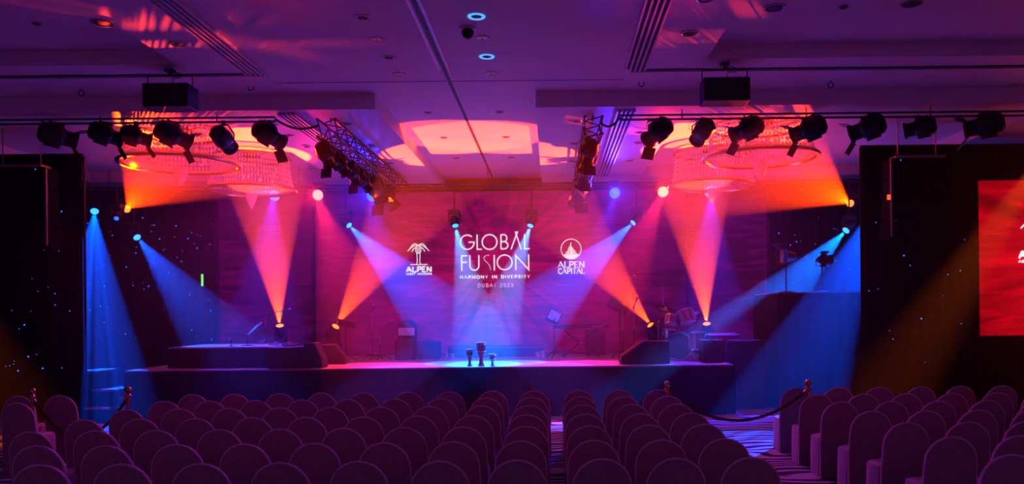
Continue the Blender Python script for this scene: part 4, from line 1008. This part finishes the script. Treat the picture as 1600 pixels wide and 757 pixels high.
for px, lab in ((428, 'small effects pedal at the left on the riser'), (447, 'small effects pedal at the right on the riser')):
    p = P(px, 540, 16.9); e = empty('effects_pedal', (p.x, 16.9, RZ), lab, 'pedal', 'effects pedals')
    MB().prism([(-0.09, 0), (0.09, 0), (0.09, 0.07), (-0.09, 0.035)], -0.06, 0.06).build('housing', 'trim', e, bevel=0.006)
    MB().lathe([(0.014, 0.05), (0.014, 0.08), (0, 0.081)], 8, Matrix.Translation((0.03, 0, 0))).build('switch', 'chrome', e, True)
    for dx in (-0.05, -0.01): MB().lathe([(0.010, 0.03), (0.010, 0.065), (0, 0.066)], 8, Matrix.Translation((dx, 0.02, 0))).build('knob', 'blackp', e, True)

# drum kit
def drum(name, label, loc, r, h, axis, m, legs=0):
    e = empty(name, loc, label, 'drum', 'drum kit'); T = aim(axis)
    ext = [Vector((r * math.cos(t), r * math.sin(t), s * h / 2)) for t in [0.4 * i for i in range(16)] for s in (-1, 1)]
    MB().lathe([(r, -h / 2), (r, h / 2)], 24, T).build('shell', m, e, True)
    for s in (-1, 1):
        MB().lathe([(r * 1.0, s * (h / 2 - 0.02)), (r * 1.04, s * (h / 2 - 0.015)), (r * 1.04, s * (h / 2 + 0.012)), (r * 0.97, s * (h / 2 + 0.012))], 24, T, False).build('hoop', 'chrome', e, True)
        MB().lathe([(r * 0.98, s * (h / 2)), (0, s * (h / 2 + 0.003))], 24, T).build('drum_head', 'skin', e, True)
    for i in range(6):
        t = 2 * PI * i / 6; MB().tube([(r * 1.03 * math.cos(t), r * 1.03 * math.sin(t), -h / 2), (r * 1.03 * math.cos(t), r * 1.03 * math.sin(t), h / 2)], 0.006, 5, T=T).build('tension_rod', 'chrome', e)
    if legs:
        for i in range(3):
            t = 2 * PI * i / 3 + 0.6; q = Vector((r * 1.06 * math.cos(t), r * 1.06 * math.sin(t), 0)); MB().tube([q + Vector((0, 0, h * 0.2)), q * 1.1 + Vector((0, 0, -(loc[2] - SZ)))], 0.01, 6).build('leg', 'chrome', e)
    return e
kx = P(1063, 550, 17.4).x; ky = 17.4
e = drum('bass_drum', 'bass drum standing on the stage in the drum kit', (kx - 0.02, ky, SZ + 0.305), 0.29, 0.4, (0.25, 1, 0), 'shell')
for _c in e.children:
    if _c.name.startswith('drum_head'): _c.data.materials[0] = M['case']
for s in (-1, 1): MB().tube([(s * 0.24, -0.1, -0.1), (s * 0.36, -0.16, -0.30)], 0.012, 6).build('spur', 'chrome', e)
MB().tube([(0, 0, 0.28), (0, 0, 0.46)], 0.014, 6).build('tom_post', 'chrome', e)
MB().tube([(-0.16, 0, 0.46), (0.16, 0, 0.46)], 0.012, 6).build('tom_arm', 'chrome', e)
drum('rack_tom', 'tilted pale rack tom at the top of the drum kit', (kx + 0.14, ky + 0.03, SZ + 0.92), 0.20, 0.28, (-0.3, 0.35, 1), 'shell')
drum('rack_tom', 'smaller rack tom left of the tilted pale one', (kx - 0.17, ky + 0.05, SZ + 0.86), 0.15, 0.2, (0.2, 0.3, 1), 'shell')
drum('floor_tom', 'floor tom on legs at the right of the drum kit', (kx + 0.34, ky - 0.30, SZ + 0.42), 0.19, 0.36, (0, 0, 1), 'shell', 3)
e = drum('snare_drum', 'snare drum on a stand at the left of the kit', (kx - 0.12, ky + 0.62, SZ + 0.57), 0.17, 0.13, (0.1, -0.1, 1), 'chrome')
MB().tube([(0, 0, -0.07), (0, 0, -0.42)], 0.012, 6).build('stand_post', 'chrome', e)
for i in range(3):
    t = 2 * PI * i / 3 + 0.3; MB().tube([(0, 0, -0.36), (0.2 * math.cos(t), 0.2 * math.sin(t), -0.555)], 0.009, 6).build('stand_leg', 'chrome', e); MB().tube([(0, 0, -0.14), (0.15 * math.cos(t), 0.15 * math.sin(t), -0.07)], 0.008, 6).build('stand_arm', 'chrome', e)
def cymbal(label, x, y, h, r, tilt, group='cymbals of the drum kit', pair=False):
    e = empty('cymbal_stand', (x, y, SZ), label, 'cymbal', group)
    for i in range(3):
        t = 2 * PI * i / 3 + 0.8; MB().tube([(0, 0, 0.22), (0.24 * math.cos(t), 0.24 * math.sin(t), 0.012)], 0.010, 6).build('leg', 'chrome', e)
    MB().tube([(0, 0, 0.08), (0, 0, h)], 0.011, 8).build('pole', 'chrome', e)
    T = Matrix.Translation((0, 0, h)) @ aim(tilt)
    for k_ in range(2 if pair else 1):
        f = -1 if k_ else 1
        MB().lathe([(r, f * 0.0 - k_ * .03), (r * 0.25, f * 0.02 - k_ * .03), (r * 0.2, f * 0.03 - k_ * .03), (0.01, f * 0.045 - k_ * .03), (r * 0.2, f * 0.026 - k_ * .03), (r * 0.25, f * 0.016 - k_ * .03), (r, -0.004 - k_ * .03)], 24, T).build('cymbal', 'brass', e, True)
    MB().lathe([(0.012, 0.04), (0.014, 0.06), (0, 0.065)], 8, T).build('wing_nut', 'chrome', e, True)
q = P(1044, 483, 17.3); cymbal('large tilted crash cymbal at the top of the kit', q.x, 17.75, q.z - SZ, 0.24, (0.25, -0.35, 1))
q = P(1035, 505, 17.2); cymbal('hi-hat cymbals on a chrome stand at the left of the kit', q.x - 0.1, 17.1, q.z - SZ, 0.17, (0.05, 0, 1), pair=True)
q = P(1078, 490, 17.8); cymbal('ride cymbal behind the tilted tom', q.x, 17.85, q.z - SZ, 0.24, (-0.3, -0.3, 1))
e = empty('drum_stool', (kx + 0.02, ky + 0.85, SZ), 'round black drum stool behind the kit', 'stool')
MB().lathe([(0.15, 0.46), (0.17, 0.48), (0.17, 0.53), (0.14, 0.55), (0, 0.55)], 18).build('seat', 'blackp', e, True); MB().tube([(0, 0, 0.1), (0, 0, 0.47)], 0.018, 8).build('post', 'chrome', e)
for i in range(3):
    t = 2 * PI * i / 3; MB().tube([(0, 0, 0.25), (0.22 * math.cos(t), 0.22 * math.sin(t), 0.012)], 0.011, 6).build('leg', 'chrome', e)
# bell shaker on the snare side
# right tower with two flagged lamps
TWX0, TWX1, TWY0, TWY1 = 6.1, 8.2, 16.3, 18.2; TWZ = P(1260, 457, 16.3).z
e = empty('draped_tower', ((TWX0 + TWX1) / 2, TWY0, 0), 'tall black-draped platform beside the right stage end', 'platform'); hw_ = (TWX1 - TWX0) / 2
MB().bb(-hw_, hw_, 0, TWY1 - TWY0, TWZ - 0.06, TWZ).build('deck', 'deck', e)
pleats(-hw_, hw_, -0.02, 0, TWZ - 0.02, 0.014, 0.22, 0.04).build('front_drape', 'skirt', e, True)
for s in (-1, 1): pleats(0, TWY1 - TWY0, s * (hw_ + 0.02), 0, TWZ - 0.02, 0.014, 0.22, 0.04, axis='y').build('side_drape', 'skirt', e, True)
for sx in (-0.95, 0.95):
    for sy in (0.1, 1.8): MB().tube([(sx, sy, 0), (sx, sy, TWZ - 0.06)], 0.03).build('leg', 'steel', e)
def flag_lamp(label, px, pyc, D, yaw, sc=1.0):
    p = P(px, pyc, D); h = p.z - TWZ
    e = empty('stand_lamp', (p.x, D, TWZ), label, 'stage light', 'lamps on stands on the tower')
    MB().tube([(0, 0, 0.02), (0, 0, h)], 0.014, 8).build('pole', 'black', e); MB().lathe([(0.16, 0), (0.16, 0.015), (0.02, 0.03)], 16).build('base', 'black', e, True)
    T = Matrix.Translation((0, 0, h)) @ Matrix.Rotation(yaw, 4, 'Z') @ Matrix.Rotation(PI / 2, 4, 'X') @ Matrix.Scale(sc, 4)
    MB().lathe([(0.0, -0.22), (0.07, -0.2), (0.1, -0.08), (0.1, 0.02), (0.15, 0.1), (0.16, 0.12), (0.14, 0.12), (0.12, 0.09)], 14, T).build('housing', 'blackp', e, True)
    for k in range(4):
        a = k * PI / 2; MB().box((0, 0, 0.07), (0.24, 0.006, 0.15), T @ Matrix.Rotation(a, 4, 'Z') @ Matrix.Translation((0, 0.15, 0.1)) @ Matrix.Rotation(-0.5, 4, 'X')).build('barn_door', 'black', e)
    MB().lathe([(0.12, 0.095), (0, 0.1)], 14, T).build('lens', 'lens_dark', e, True)
    b = MB()
    for s in (-1, 1): b.tube([Vector((s * 0.12, 0, h)), Vector((s * 0.12, 0, h - 0.12)), Vector((0, 0, h - 0.15))], 0.01, 6)
    b.build('yoke', 'black', e)
flag_lamp('dark barn-door lamp on the left stand of the tower', 1228, 401, 16.5, -1.15, 1.15); flag_lamp('dark narrow lamp on the right stand of the tower', 1284, 406, 16.52, 0.15, 0.75)
# green marker light on the star curtain
p = P(315, 438, 20.2)
e = empty('marker_light', (p.x, 20.25, 0), 'small glowing green light strip before the left star curtain', 'light')
MB().tube([(0, 0, 0), (0, 0, p.z - 0.18)], 0.012, 6).build('pole', 'black', e); MB().lathe([(0.12, 0), (0.12, 0.012), (0.02, 0.02)], 12).build('base', 'black', e, True)
MB().bb(-0.05, 0.05, -0.01, 0.03, p.z - 0.18, p.z + 0.18).build('back_plate', 'black', e); MB().bb(-0.025, 0.025, -0.02, -0.008, p.z - 0.15, p.z + 0.15).build('tube', 'green', e)
